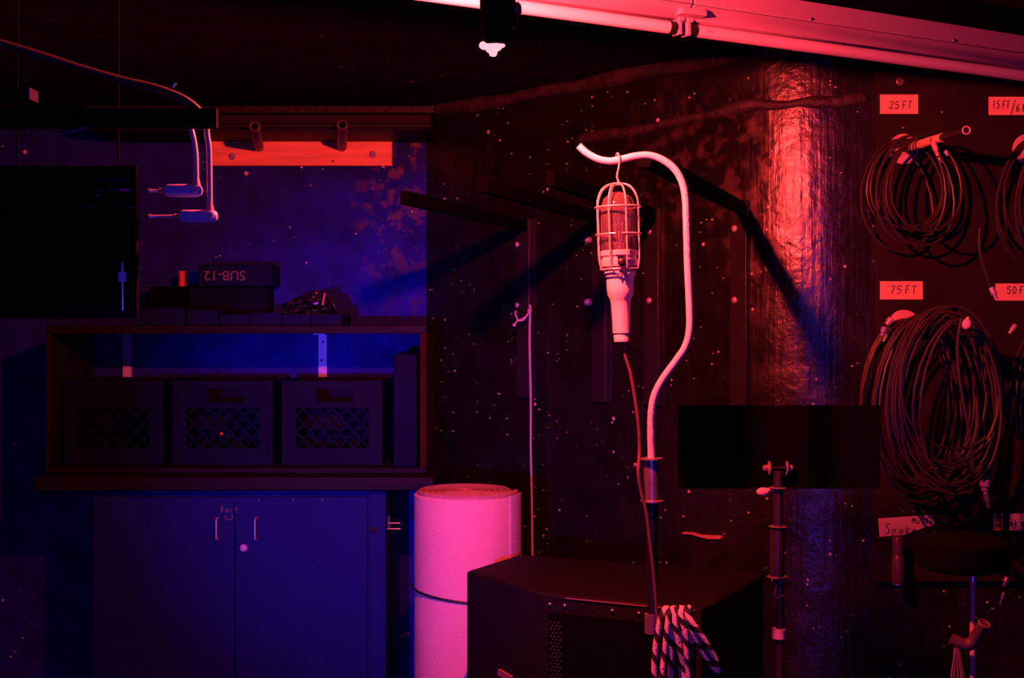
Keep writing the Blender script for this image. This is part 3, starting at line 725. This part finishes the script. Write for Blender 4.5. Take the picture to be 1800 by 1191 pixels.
for x0, y0, x1, y1 in ((455, 258, 448, 222), (601, 258, 602, 219)):
    a = P(x0, y0, 4.318); b = P(x1, y1, 3.86); p = MB()
    n = 20; d = (b-a)
    p.cyl(a, b, .0165, 22); pg = p.build('peg', PEG, wb)
    d.normalize(); MB().tube([b+Vector((.0135*math.cos(t*PI/10), 0, .0135*math.sin(t*PI/10)))+d*.001 for t in range(20)], .0028, 8, closed=True).build('pipe_rim', mat('rim_worn', (.08, .04, .04), .4), pg)
    MB().cyl(b, b+d*.0008, .0115, 20).build('pipe_bore', VOID, pg)

# stepped ledge / boxed beam over the board
zbm = P(0, 186, 4.0).z
bm_ = thing('boxed_beam', 'black stepped beam end running along the back wall above the pine board', 'beam', (-1.0, 4.2, P(0, 247, 4.1).z))
xr = P(762, 0, 4.02).x
def prof_x(prof, x0, x1, name, m):
    mb = MB(); mb.sweep_profile(prof, (x0, 0, 0), Vector((1, 0, 0)), Vector((0, 1, 0)), UP, x1-x0); return mb.build(name, m, bm_, .001)
z = lambda py, Y: P(0, py, Y).z
prof_x([(4.0, z(186, 4.0)), (4.0, z(198, 4.0)), (4.02, z(200, 4.02)), (4.35, z(200, 4.02)), (4.35, z(186, 4.0))], P(150, 0, 4).x, xr+.004, 'top_flange', mat('beam_black', (.010, .006, .006), .5, spec=.2, bump=.3))
prof_x([(4.04, z(200, 4.02)), (4.04, z(224, 4.04)), (4.349, z(224, 4.04)), (4.349, z(200, 4.02))], P(150, 0, 4).x, xr-.012, 'web', BLKPLY)
prof_x([(4.02, z(212, 4.02)), (4.02, z(216, 4.02)), (4.045, z(216, 4.02)), (4.045, z(212, 4.02))], P(150, 0, 4).x, xr-.010, 'rib', BLKPLY)
prof_x([(4.06, z(224, 4.04)), (4.06, z(228, 4.06)), (4.349, z(228, 4.06)), (4.349, z(224, 4.04))], P(150, 0, 4).x, xr-.030, 'bottom_flange', BLACK)
# black batten near the corner
o = MB().box((P(789, 0, 4.30).x, 4.30, P(0, 692, 4.3).z), (P(809, 0, 4.3).x, 4.349, P(0, 378, 4.3).z))
o.box((P(785, 0, 4.28).x, 4.28, P(0, 742, 4.28).z), (P(812, 0, 4.28).x, 4.349, P(0, 690, 4.28).z))
tag(o.build('wall_batten', VOID, None, .002), 'black vertical batten with wider foot on the back wall by the corner', 'batten')

# ------------------------------------------------------------------ cantilever brackets on the angled wall
AD = Vector((-.345, -.94, 0)).normalized(); N3 = Vector((NW.x, NW.y, 0)); D3 = Vector((DW.x, DW.y, 0))
arms = [(925, 400, .92, (915, 430), (915, 536), 'leftmost of four, nearest the back corner'), (1058, 386, .98, (1037, 421), (1037, 531), 'second from left, behind the work light cage'),
        (1150, 373, .96, (1147, 407), (1147, 528), 'third from left, just behind the crook tube'), (1303, 366, 1.07, (1297, 402), (1297, 527), 'rightmost, longest looking, next to the rounded corner')]
for px, py, L, b1, b2, nm in arms:
    w2 = wall_pt(px); base = Vector((w2.x, w2.y, 1.825))
    t = thing('rack_bracket', 'black wall rack bracket with projecting arm, '+nm, 'bracket', base, 'black rack brackets on the angled wall')
    end = base+AD*L
    MB().bar(base+AD*.015, end, .022, .034).build('arm', VOID, t, .002)
    MB().bar(base+N3*.009-UP*.55, base+N3*.009+UP*.02, .055, .016, N3).build('upright', mat('upright_black', (.016, .013, .013), .45, bump=.3), t, .002)
    for bxp, byp in (b1, b2):
        bp = wall_pt(bxp); zz_ = CZ+(HY-byp)/FPX*bp.y; p = Vector((bp.x, bp.y, zz_))+N3*.012
        MB().lathe([(.011, -.012), (.011, .002), (.008, .007), (.003, .009)], p, N3, 14).build('bolt', mat('dome_bolt', (.55, .45, .48), .35, metal=.3), t)

# string down the wall
wq = wall_pt(931); yy = wq.y-.06
s_pts = [(931, 535), (932, 545), (931, 600), (933, 700), (933, 790), (935, 880), (936, 990), (938, 1100)]
mb = MB(); mb.tube(spline([P(x, y, yy) for x, y in s_pts], 5), .0034, 8)
mb.tube(spline([P(x, y, yy) for x, y in ((930, 548), (924, 556), (914, 562), (909, 560), (906, 550), (908, 546))], 5), .0026, 8)
mb.tube(spline([P(x, y, yy) for x, y in ((930, 549), (920, 562), (909, 564), (905, 571))], 5), .0026, 8)
mb.ball(P(904, 571, yy), .006, 8); mb.ball(P(931, 546, yy), .0075, 8)
tag(mb.build('pull_string', PINK), 'pale knotted string hanging down the dark wall right of the roll', 'string')
nb = wall_pt(931); MBn = MB(); MBn.cyl(Vector((nb.x, nb.y, P(0, 540, yy).z)), Vector((P(931, 0, yy).x, yy, P(0, 541, yy).z)), .003, 8)
tag(MBn.build('string_nail', BLKMET), 'small black nail in the wall holding the pale string', 'nail')

# ------------------------------------------------------------------ music stand
YM = 2.50
mx_ = P(1368, 0, YM).x
ms = thing('music_stand', 'black music stand with broad dark desk, before the rounded wall corner', 'music stand', (mx_, YM, 0))
a = P(1192, 857, YM); b = P(1546, 712, YM)
MB().box((a.x, YM-.006, a.z), (b.x, YM+.004, b.z)).box((a.x, YM-.014, a.z), (b.x, YM-.006, a.z+.004)).build('desk', VOID, ms, .002)
for x in (1353, 1382):
    p = P(x, 822, YM-.012); s_ = -1 if x < 1368 else 1
    MB().lathe([(.014, 0), (.014, .002), (.006, .004), (.006, .012), (.003, .014)], p, (s_, 0, 0), 14).build('pivot_knob', mat('worn_knob', (.35, .25, .28), .35, metal=.5), ms)
MB().cyl(P(1353, 822, YM-.012), P(1382, 822, YM-.012), .003, 10).build('pivot_rod', BLKMET, ms)
TB = mat('stand_black_tube', (.06, .045, .06), .28, metal=.6)
MB().cyl(P(1368, 925, YM-.02), P(1368, 828, YM-.02), .0095, 18).build('upper_tube', TB, ms)
MB().cyl(P(1366, 1012, YM-.02), P(1367, 925, YM-.02), .0145, 18).build('clutch_sleeve', TB, ms)
for y, r in ((857, .018), (925, .018), (1013, .022)): MB().lathe([(r*.8, -.002), (r, 0), (r*.8, .002)], P(1367, y, YM-.02)).build('collar_ring', DARKCH, ms)
mb = MB(); p = P(1341, 864, YM-.02); mb.ball(p, .011, 8, (1.2, .6, .8)); mb.cyl(p, P(1352, 860, YM-.02), .004, 8); mb.cyl(P(1352, 860, YM-.02), P(1364, 860, YM-.02), .0035, 8); mb.build('wing_knob', mat('orange_knob', (.7, .42, .36), .5), ms)
lt = MB(); lt.cyl((P(1371, 0, YM-.02).x, YM-.02, .02), P(1371, 1012, YM-.02), .0085, 16); lt.build('lower_tube', TB, ms)
MB().cyl(P(1369, 1121, YM-.02), P(1369, 1104, YM-.02), .0135, 16).build('label_band', mat('pale_band', (.6, .45, .5), .6), ms)
mb = MB(); mb.tube(spline([P(x, y, YM-.03) for x, y in ((1368, 1025), (1390, 1018), (1396, 1024), (1385, 1040), (1368, 1050), (1362, 1042))], 6, True), .0012, 6, closed=True); mb.build('wire_tie', DARKCH, ms)
for k in range(3):
    a = (-.3, 3.7, 1.25)[k]; MB().cyl((mx_, YM-.02, .16), (mx_+.26*math.cos(a), YM-.02+.22*math.sin(a), .008), .008, 10).build('leg', BLKMET, ms)

# ------------------------------------------------------------------ small bits on walls
def onwall(px, py, off=.0): q = wall_pt(px); return Vector((q.x, q.y, CZ+(HY-py)/FPX*q.y))+N3*off
mb = MB(); poly = [(1204, 934), (1220, 935), (1235, 939), (1262, 940), (1272, 940), (1271, 946), (1250, 946), (1236, 943), (1220, 938), (1205, 937)]
f0 = [mb.bm.verts.new(onwall(x, y, .012)) for x, y in poly]; f1 = [mb.bm.verts.new(onwall(x, y, .002)) for x, y in poly]
mb.bm.faces.new(f0); mb.bm.faces.new(f1[::-1])
for i in range(len(poly)): mb.bm.faces.new((f0[i], f1[i], f1[(i+1) % len(poly)], f0[(i+1) % len(poly)]))
tag(mb.build('torn_tape', mat('orange_tape', (.6, .30, .22), .6)), 'torn orange-red strip on the dark wall right of the stand tube', 'tape')
p = onwall(1297, 680, .008); mb = MB(); mb.cyl(p-UP*.022, p+UP*.018, .0045, 12); mb.cyl(p+UP*.018, p+UP*.026, .003, 12)
tag(mb.build('wall_pin', BSTEEL), 'small bright metal pin on the wall above the music stand desk', 'pin')
mb = MB(); mb.bar(P(694, 1121, 4.33), P(719, 1112, 4.33), .012, .014)
tag(mb.build('tape_scrap', mat('pink_scrap', (.6, .3, .3), .7)), 'short slanted pinkish scrap on the wall left of the pale roll', 'tape')
for x, y, s_ in ((1340, 223, .006), (1062, 248, .0065)):
    if x < 1300: p = onwall(x, y)
    else: p = Vector((P(x, 0, 3.42).x, 3.415, P(0, y, 3.42).z))

# ------------------------------------------------------------------ cable panel on the right
YPN = 3.285
a = P(1540, 1022, YPN); b = P(1540, 122, YPN)
pn = thing('cable_board', 'dark board on the right wall holding coiled cables on pegs', 'board', (1.4, YPN+.01, a.z))
MB().box((a.x, YPN, a.z), (2.1, YR-.001, b.z)).build('board', PANEL, pn, .002)
for x, y in ((1582, 143), (1656, 197), (1588, 224)): 
    MB().lathe([(.010, 0), (.011, .002), (.007, .005), (.006, .001)], P(x, y, YPN), (0, -1, 0), 18).build('screw', mat('dull_screw', (.3, .2, .22), .35, metal=.6), pn) if y == 143 else screw(P(x, y, YPN), .003, STEEL, pn)
for x in (1588, 1606, 1623, 1640): screw(P(x, 899, YPN), .0028, STEEL, pn)
def peg(px, py, epy, tape=False):
    base = P(px, py, YPN); e = Vector((base.x, 2.83, CZ+(HY-epy)/FPX*2.83))
    g = MB().cyl(base, e, .0095, 18).build('peg', BLKMET, pn)
    MB().tube([e+Vector((.0085*math.cos(t*PI/9), -.0005, .0085*math.sin(t*PI/9))) for t in range(18)], .002, 6, closed=True).build('pipe_rim', mat('rim_pale', (.5, .35, .38), .4), g)
    MB().lathe([(.040, 0), (.040, .005), (.038, .006), (.016, .006), (.015, .012)], base+Vector((0, 0, 0)), (0, -1, 0), 28).build('flange', mat('pink_flange', (.62, .42, .42), .45), g)
    for s_ in (-1, 1): screw(base+Vector((s_*.026, -.006, -.012)), .0055, DARKCH, g)
    if tape:
        for t0_, t1_ in ((.15, .34), (.36, .52), (.55, .66)):
            MB().cyl(base.lerp(e, t0_), base.lerp(e, t1_), .0108, 18).build('tape_wrap', TAPE, g)
    return base, e
pegA = peg(1588, 262, 229, True); pegC = peg(1588, 571, 571); pegB = peg(1806, 262, 229); pegD = peg(1830, 575, 575)

def label(x0, y0, x1, y1, txt, tx, ty, th, lab, wsc=.75, step=1.35, cut=None):
    t = thing('tape_label', lab, 'label', P((x0+x1)/2, y1, YPN-.001), 'handwritten tape labels on the cable panel')
    a = P(x0, y1, YPN-.0015); b = P(x1, y0, YPN-.0015)
    mb = MB()
    if cut: 
        vs = [P(x, y, YPN-.0015) for x, y in cut]
        f0 = [mb.bm.verts.new(v) for v in vs]; f1 = [mb.bm.verts.new(v+Vector((0, .0012, 0))) for v in vs]
        mb.bm.faces.new(f0); mb.bm.faces.new(f1[::-1])
        for i in range(len(vs)): mb.bm.faces.new((f0[i], f1[i], f1[(i+1) % len(vs)], f0[(i+1) % len(vs)]))
    else: mb.box((a.x, YPN-.0015, a.z), (b.x, YPN-.0003, b.z))
    mb.build('tape', TAPE, t)
    for s_, xx, yy_, hh, ws in ([(txt, tx, ty, th, wsc)] if isinstance(txt, str) else txt):
        hand(s_, xx, yy_, YPN-.0018, hh, 'handwriting', INK, t, .0011, step, ws)
label(1547, 166, 1614, 200, '25 FT', 1564, 191, 13, 'tape label reading 25 FT above the smaller cable coil', .85)
label(1738, 170, 1830, 202, [('15 FT', 1745, 190, 13, .62), ('/', 1776, 198, 20, .7), ('6 FT', 1786, 196, 13, .7)], 0, 0, 0, 'tape label with a slash at the top right corner, cut by the frame')
label(1547, 494, 1622, 526, '75 FT', 1565, 516, 14, 'tape label reading 75 FT above the largest cable coil', .95)
label(1750, 498, 1830, 528, '50 FT', 1770, 516, 13, 'tape label reading 50 FT at the right edge', .85)
label(1544, 906, 1641, 943, [('Snake', 1556, 937, 14, 1.0), ('Multi-', 1603, 920, 11, .85)], 0, 0, 0, 'slanted tape label reading Snake Multi above the stool', 1, cut=[(1544, 911), (1641, 904), (1642, 924), (1630, 925), (1588, 940), (1546, 943)])
label(1746, 902, 1840, 932, [('Snake', 1752, 924, 13, .95), ('/', 1796, 928, 18, .6)], 0, 0, 0, 'tape label with a slash at lower right, crossed by black cable')

def coil(pg, loops, r, m, name, lab, seed, s0=.06, s1=.9, tail=None):
    rnd = random.Random(seed); base, e = pg; pts = []; n = 22; N = len(loops)
    for k, (wd, ht, dx, dz, tilt) in enumerate(loops):
        nx = loops[(k+1) % N] if k < N-1 else loops[k]
        for i in range(n):
            f = i/n; a = 2*PI*f
            t = (k+f)/N
            w_ = wd+(nx[0]-wd)*f; h_ = ht+(nx[1]-ht)*f; x_ = dx+(nx[2]-dx)*f; z_ = dz+(nx[3]-dz)*f; ti = tilt+(nx[4]-tilt)*f
            c = base.lerp(e, s0+(s1-s0)*t)
            # egg shape hanging from the peg, widest below the middle
            zz = -(1-math.cos(a))/2*h_
            bulge = math.sin(a)*(1+.12*math.cos(a+PI))
            p = c+Vector((x_+w_/2*bulge, -(1-math.cos(a))/2*ti, .012+z_+zz))
            pts.append(p)
    o = MB().tube(pts, r, 8).build(name, m)
    tag(o, lab, 'cable', 'coiled cables hanging on the panel pegs'); return o
rnd = random.Random(5)
LA = [(.158+rnd.uniform(-.03, .045), .27+rnd.uniform(-.05, .06), rnd.uniform(-.03, .005), rnd.uniform(0, .012), rnd.uniform(-.03, .03)) for _ in range(8)]
LA[0] = (.21, .35, -.045, .0, .0)
coilA = coil(pegA, LA, .0034, CABLE, 'cable_coil', 'small coil of dark cable hanging under the 25 FT label', 1, .05, .36)
LB = [(.20+rnd.uniform(-.03, .04), .30+rnd.uniform(-.05, .05), rnd.uniform(-.02, .01), rnd.uniform(0, .012), rnd.uniform(-.03, .03)) for _ in range(9)]
coilB = coil(pegB, LB, .0034, CABLE, 'cable_coil', 'dim coil of dark cable at the top right frame edge', 2, .05, .6)
LC = []
for k in range(24):
    t = k/23
    LC.append((.245-.02*t+rnd.uniform(-.055, .03), .47-.07*t+rnd.uniform(-.11, .03), rnd.uniform(-.025, .02), rnd.uniform(.0, .045)*(.3+.7*t), rnd.uniform(-.04, .04)))
coilC = coil(pegC, LC, .0037, CABLE, 'cable_coil', 'largest coil of dark cable hanging under the 75 FT label', 3, .04, .92)
LD = [(.22+rnd.uniform(-.03, .03), .40+rnd.uniform(-.05, .05), rnd.uniform(-.01, .02), rnd.uniform(0, .02), rnd.uniform(-.02, .02)) for _ in range(7)]
coilD = coil(pegD, LD, .0037, CABLE, 'cable_coil', 'dark cable coil under the 50 FT label, mostly beyond the right edge', 4, .05, .5)
def jack(a, b, ra, m, parent, name='connector'):
    a = Vector(a); b = Vector(b); d = (b-a)
    MB().tube([a, a+d*.08, a+d*.12, a+d*.6, a+d*.65, b], [ra*.6, ra, ra*1.1, ra*1.1, ra*.75, ra*.7], 14).build(name, m, parent)
jack(P(1640, 248, 2.98), P(1649, 274, 2.98), .006, mat('salmon_plug', (.55, .3, .28), .4), coilA)
jack(P(1650, 276, 2.98), P(1655, 286, 2.98), .004, DARKCH, coilA); jack(P(1661, 264, 3.0), P(1666, 273, 3.0), .005, BSTEEL, coilA)
jack(P(1568, 560, 3.2), P(1558, 570, 3.2), .009, BSTEEL, coilC); jack(P(1556, 574, 3.2), P(1550, 590, 3.2), .008, BLUEP, coilC)
jack(P(1560, 585, 3.15), P(1553, 600, 3.15), .005, DARKCH, coilC)
MB().tube(spline([P(x, y, 2.84) for x, y in ((1690, 560), (1683, 600), (1686, 660), (1698, 730), (1707, 780), (1709, 825))], 5), .0036, 8).build('loose_strand', CABLE, coilC)
mb = MB(); mb.tube(spline([P(x, y, 2.90) for x, y in ((1706, 590), (1718, 630), (1728, 665), (1733, 690))], 5), .003, 8); mb.build('loose_strand', CABLE, coilC)
MB().tube(spline([P(x, y, 2.88) for x, y in ((1728, 812), (1731, 830), (1731, 845))], 5), .0028, 8).build('loose_strand', CABLE, coilC)
jack(P(1731, 842, 2.88), P(1731, 862, 2.88), .011, mat('violet_boot', (.35, .2, .4), .4), coilC); jack(P(1732, 862, 2.88), P(1738, 892, 2.88), .007, DARKCH, coilC)
mb = MB(); c = P(1703, 570, 2.826); mb.ball(c+Vector((-.004, 0, .002)), .011, 10, (.9, .35, 1.1)); mb.ball(c+Vector((-.002, 0, .014)), .004, 8); mb.build('tie_knot', mat('pale_tie', (.7, .5, .55), .5), coilC)
MB().tube(spline([P(x, y, 3.1) for x, y in ((1722, 400), (1722, 440), (1733, 480), (1742, 505))], 5), .0042, 8).build('loose_strand', CABLEB, coilB)
jack(P(1742, 504, 3.1), P(1752, 526, 3.1), .0065, BSTEEL, coilB)
MB().tube(spline([P(x, y, 2.92) for x, y in ((1772, 745), (1768, 820), (1769, 900), (1768, 985), (1770, 1010))], 5), .0075, 8).build('loose_strand', VOID, coilD)
jack(P(1786, 570, 3.1), P(1774, 586, 3.1), .006, BSTEEL, coilD)
jack(P(1772, 1012, 2.92), P(1764, 1030, 2.92), .007, DARKCH, coilD); jack(P(1765, 1040, 2.92), P(1758, 1062, 2.92), .004, DARKCH, coilD)

# hanging multicore end under the Snake label
p0 = P(1578, 944, 3.24); mb = MB(); mb.lathe([(.014, -.118), (.016, -.112), (.016, -.05), (.013, -.045), (.015, -.035), (.015, -.006), (.012, 0)], p0, n=20)
o = mb.build('multicore_plug', mat('dark_red_sleeve', (.09, .05, .05), .35)); tag(o, 'dark tubular cable end hanging beneath the Snake Multi label', 'connector')
MB().lathe([(.011, -.0125), (.013, -.011), (.012, 0)], p0-UP*.111, n=16).build('metal_tip', STEEL, o)
mb = MB(); mb.cyl(p0-UP*.006+Vector((0, 0, 0)), Vector((p0.x, YPN, p0.z-.004)), .004, 8); mb.build('wall_clip', BLKMET, o)

# ------------------------------------------------------------------ stool and lower bits
YT = 2.35; pt = P(1704, 0, YT); tz0 = P(0, 1000, YT).z; tz1 = P(0, 940, YT-.13).z
ss = thing('stool', 'black round padded stool at lower right before the cable panel', 'stool', (P(1704, 0, YT).x, YT, 0))
MB().lathe([(.065, tz0), (.082, tz0+.008), (.087, tz0+.03), (.083, tz0+.052), (.065, tz0+.062), (.0005, tz0+.066)], (P(1690, 0, YT).x, YT, 0), n=40).build('seat', VOID, ss)
x0 = P(1710, 0, YT).x
MB().cyl((x0, YT, P(0, 1021, YT).z), (x0, YT, tz0+.002), .0105, 20).build('seat_collar', STEEL, ss)
MB().cyl((x0, YT, .1), (x0, YT, P(0, 1021, YT).z), .0052, 14).build('post', mat('post_paint', (.45, .30, .30), .4), ss)
for k in range(3):
    a = 2*PI*k/3+.2; MB().cyl((x0, YT, .30), (x0+.17*math.cos(a), YT+.17*math.sin(a), .008), .008, 10).build('leg', BLKMET, ss)
PIPE = mat('dull_pipe', (.055, .035, .035), .5)
ph = thing('pipe_elbow', 'dark open-ended pipe elbow clamped across the stool post, lowest right', 'pipe', P(1690, 1132, YT-.02))
MB().tube(spline([P(1672, 1122, YT-.02), P(1688, 1130, YT-.025), P(1704, 1132, YT-.03), P(1716, 1118, YT-.035), P(1730, 1096, YT-.05)], 6), [.0115]*25, 18).build('pipe', PIPE, ph)
dd = (P(1730, 1096, YT-.05)-P(1716, 1118, YT-.035)).normalized(); e = P(1730, 1096, YT-.05)
qd = Vector((0, 0, 1)).rotation_difference(dd)
MB().tube([e+dd*.0006+qd@Vector((.0105*math.cos(t*PI/9), .0105*math.sin(t*PI/9), 0)) for t in range(18)], .0017, 6, closed=True).build('pipe_rim', mat('rim_dim', (.16, .09, .09), .4), ph)
lc_ = MB()
for k, (xa, xb) in enumerate(((1679, 1672), (1681, 1677), (1682, 1684), (1684, 1690), (1685, 1694))):
    lc_.tube(spline([P(xa, 1138, YT-.03), P(xa+(xb-xa)*.35, 1158, YT-.03), P(xb, 1200, YT-.03), P(xb-1, 1300, YT-.03)], 5), .0018, 6)
tag(lc_.build('thin_leads', mat('thin_lead', (.22, .12, .12), .4)), 'bunch of thin leads hanging below the pipe elbow at lower right', 'leads')

# ------------------------------------------------------------------ foreground left: hung rack with jack cables
YB = 1.66
hb = thing('hanging_rack', 'black box and rail hung from the ceiling at far left, in shadow', 'rack', (P(150, 0, YB).x, YB, P(0, 560, YB).z))
a = P(-80, 224, YB); b = P(380, 190, YB)
MB().box((a.x, YB, a.z), (b.x, YB+.012, b.z)).build('rail', VOID, hb)
a2 = P(-80, 560, YB); b2 = P(240, 290, YB)
MB().box((a2.x, YB, a2.z), (b2.x, YB+.012, b2.z)).build('box', VOID, hb, .003)
for x in (20, 200):
    q = P(x, 290, YB); MB().cyl((q.x, YB+.02, b2.z-.01), (q.x, YB+.02, ZC), .0012, 8).build('hanger_rod', VOID, hb)
mb = MB(); dim = mat('dim_print', (.10, .05, .09), .6)
for x0, y0, x1, y1 in ((172, 316, 220, 317.5), (168, 333, 178, 335), (192, 333, 204, 336), (148, 363, 170, 364), (205, 363, 216, 364), (228, 363, 236, 366), (168, 340, 175, 345)):
    l = P(x0, y1, YB); h = P(x1, y0, YB); mb.box((l.x, YB-.0008, l.z), (h.x, YB+.001, h.z))
mb.build('faint_print', dim, hb)
l = P(212, 336, YB); h = P(228, 331.5, YB); MB().box((l.x, YB-.001, l.z), (h.x, YB+.001, h.z)).build('small_sticker', mat('pink_sticker', (.4, .18, .32), .6), hb)
mb = MB(); mb.bar(P(117, 234, YB-.001), P(156, 223, YB-.001), .003, .003); mb.build('scratch', dim, hb)
# rod with nut
rodm = MB(); rodm.cyl(P(216, 545, YB-.006), P(215, 461, YB-.006), .0014, 10); rod = rodm.build('clip_rod', BSTEEL, None)
tag(rod, 'thin bright upright rod with small square nut on the dark rack', 'rod')
l = P(209, 495, YB-.006); h = P(222, 477, YB-.006); MB().box((l.x, YB-.010, l.z), (h.x, YB-.001, h.z)).build('nut', LAV, rod, .001)
def jackplug(cx, cy, x0, cabx, cab, lab):
    YJ = 1.71; t = thing('jack_plug', lab, 'plug', P(cx, cy, YJ), 'right-angle jack plugs')
    u = YJ/FPX; r = 11.5*u
    a = P(cx-24, cy, YJ); b = P(cx+24, cy, YJ)
    pr = [(0.0005, -35*u), (r*.5, -34*u), (r*.82, -31*u), (r, -25*u), (r, 25*u), (r*.82, 31*u), (r*.5, 34*u), (.0005, 35*u)]
    k = MB(); k.lathe(pr, P(cx, cy, YJ), (1, 0, 0), 24); k.build('plug_body', LAV, t)
    MB().lathe([(r*.62, 0), (r*.62, .002), (r*.4, .003)], P(cx+23, cy, YJ)-Vector((0, r*.9, 0)), (0, -1, 0), 16).build('cap_screw', BSTEEL, t)
    MB().cyl(P(cx-41, cy, YJ), P(cx-34, cy, YJ), 4.5*u, 14).build('collar', REDP, t)
    MB().tube([P(x0, cy, YJ), P(x0+3, cy, YJ), P(x0+7, cy, YJ), P(x0+9, cy, YJ), P(cx-40, cy, YJ)], [1*u, 3.3*u, 3.0*u, 2.2*u, 2.8*u], 12).build('plug_shaft', BSTEEL, t)
    MB().lathe([(7.5*u, 0), (7*u, 6*u), (5.2*u, 13*u)], P(cabx, cy-8, YJ), (0, 0, 1), 14).build('strain_relief', mat('salmon_boot', (.5, .25, .28), .5), t)
    MB().tube(spline([P(x, y, YJ) for x, y in cab], 6), 5*u, 14).build('cable', SLEEVE, t)
jackplug(321, 335, 259, 345, [(345, 322), (344.5, 285), (343, 262), (340, 243), (336, 226), (333, 200)], 'lilac right-angle jack plug on its cable, upper left of two')
jackplug(348, 380, 259, 369, [(369, 366), (368.5, 320), (368, 280), (367, 255), (364, 235), (362, 200)], 'lilac right-angle jack plug on its cable, lower right of two')
# jack sockets keeping the plugs: short black sleeves
for y in (335, 380):
    p = P(259, y, 1.71); MB().cyl(p, Vector((b2.x-.002, 1.71, p.z)), .004, 10).build('socket', VOID, hb)
# dark cable bundle sweeping under the ceiling
mb = MB()
for off, dy in ((0, 0), (5, .01)):
    mb.tube(spline([P(x, y+off*(1 if x < 250 else 1.6), 1.55+dy+x*.0004) for x, y in ((-60, 55), (0, 74), (70, 95), (140, 118), (210, 138), (270, 152), (310, 166), (335, 180), (352, 196), (360, 212))], 5), .0042, 10)
o = mb.build('cable_bundle', mat('dark_sheath', (.012, .006, .006), .5)); tag(o, 'pair of dark cables sweeping down from the upper left corner', 'cables')
p = P(303, 153, 1.66); MB().tube([p, P(309, 146, 1.66)], .0016, 8).build('cable_tie', LAV, o)
l = P(-60, 174, YB); h = P(51, 154, YB)
o = MB().box((l.x, YB, l.z), (h.x, YB+.03, h.z)).build('square_tube', VOID, None, .001)
MB().box((h.x-.004, YB-.001, l.z), (h.x+.001, YB+.03, h.z)).build('end_cap', mat('blue_cap', (.003, .004, .05), .6, spec=.1), o)
mb = MB(); q0 = P(-40, 165, YB+.015); mb.cyl((q0.x, YB+.015, h.z-.005), (q0.x, YB+.015, ZC), .0012, 8); mb.build('hanger_rod', VOID, o)
tag(o, 'dark square tube end at the upper left frame edge', 'tube')

for o in list(bpy.data.objects):
    if '_w' in o: del o['_w']
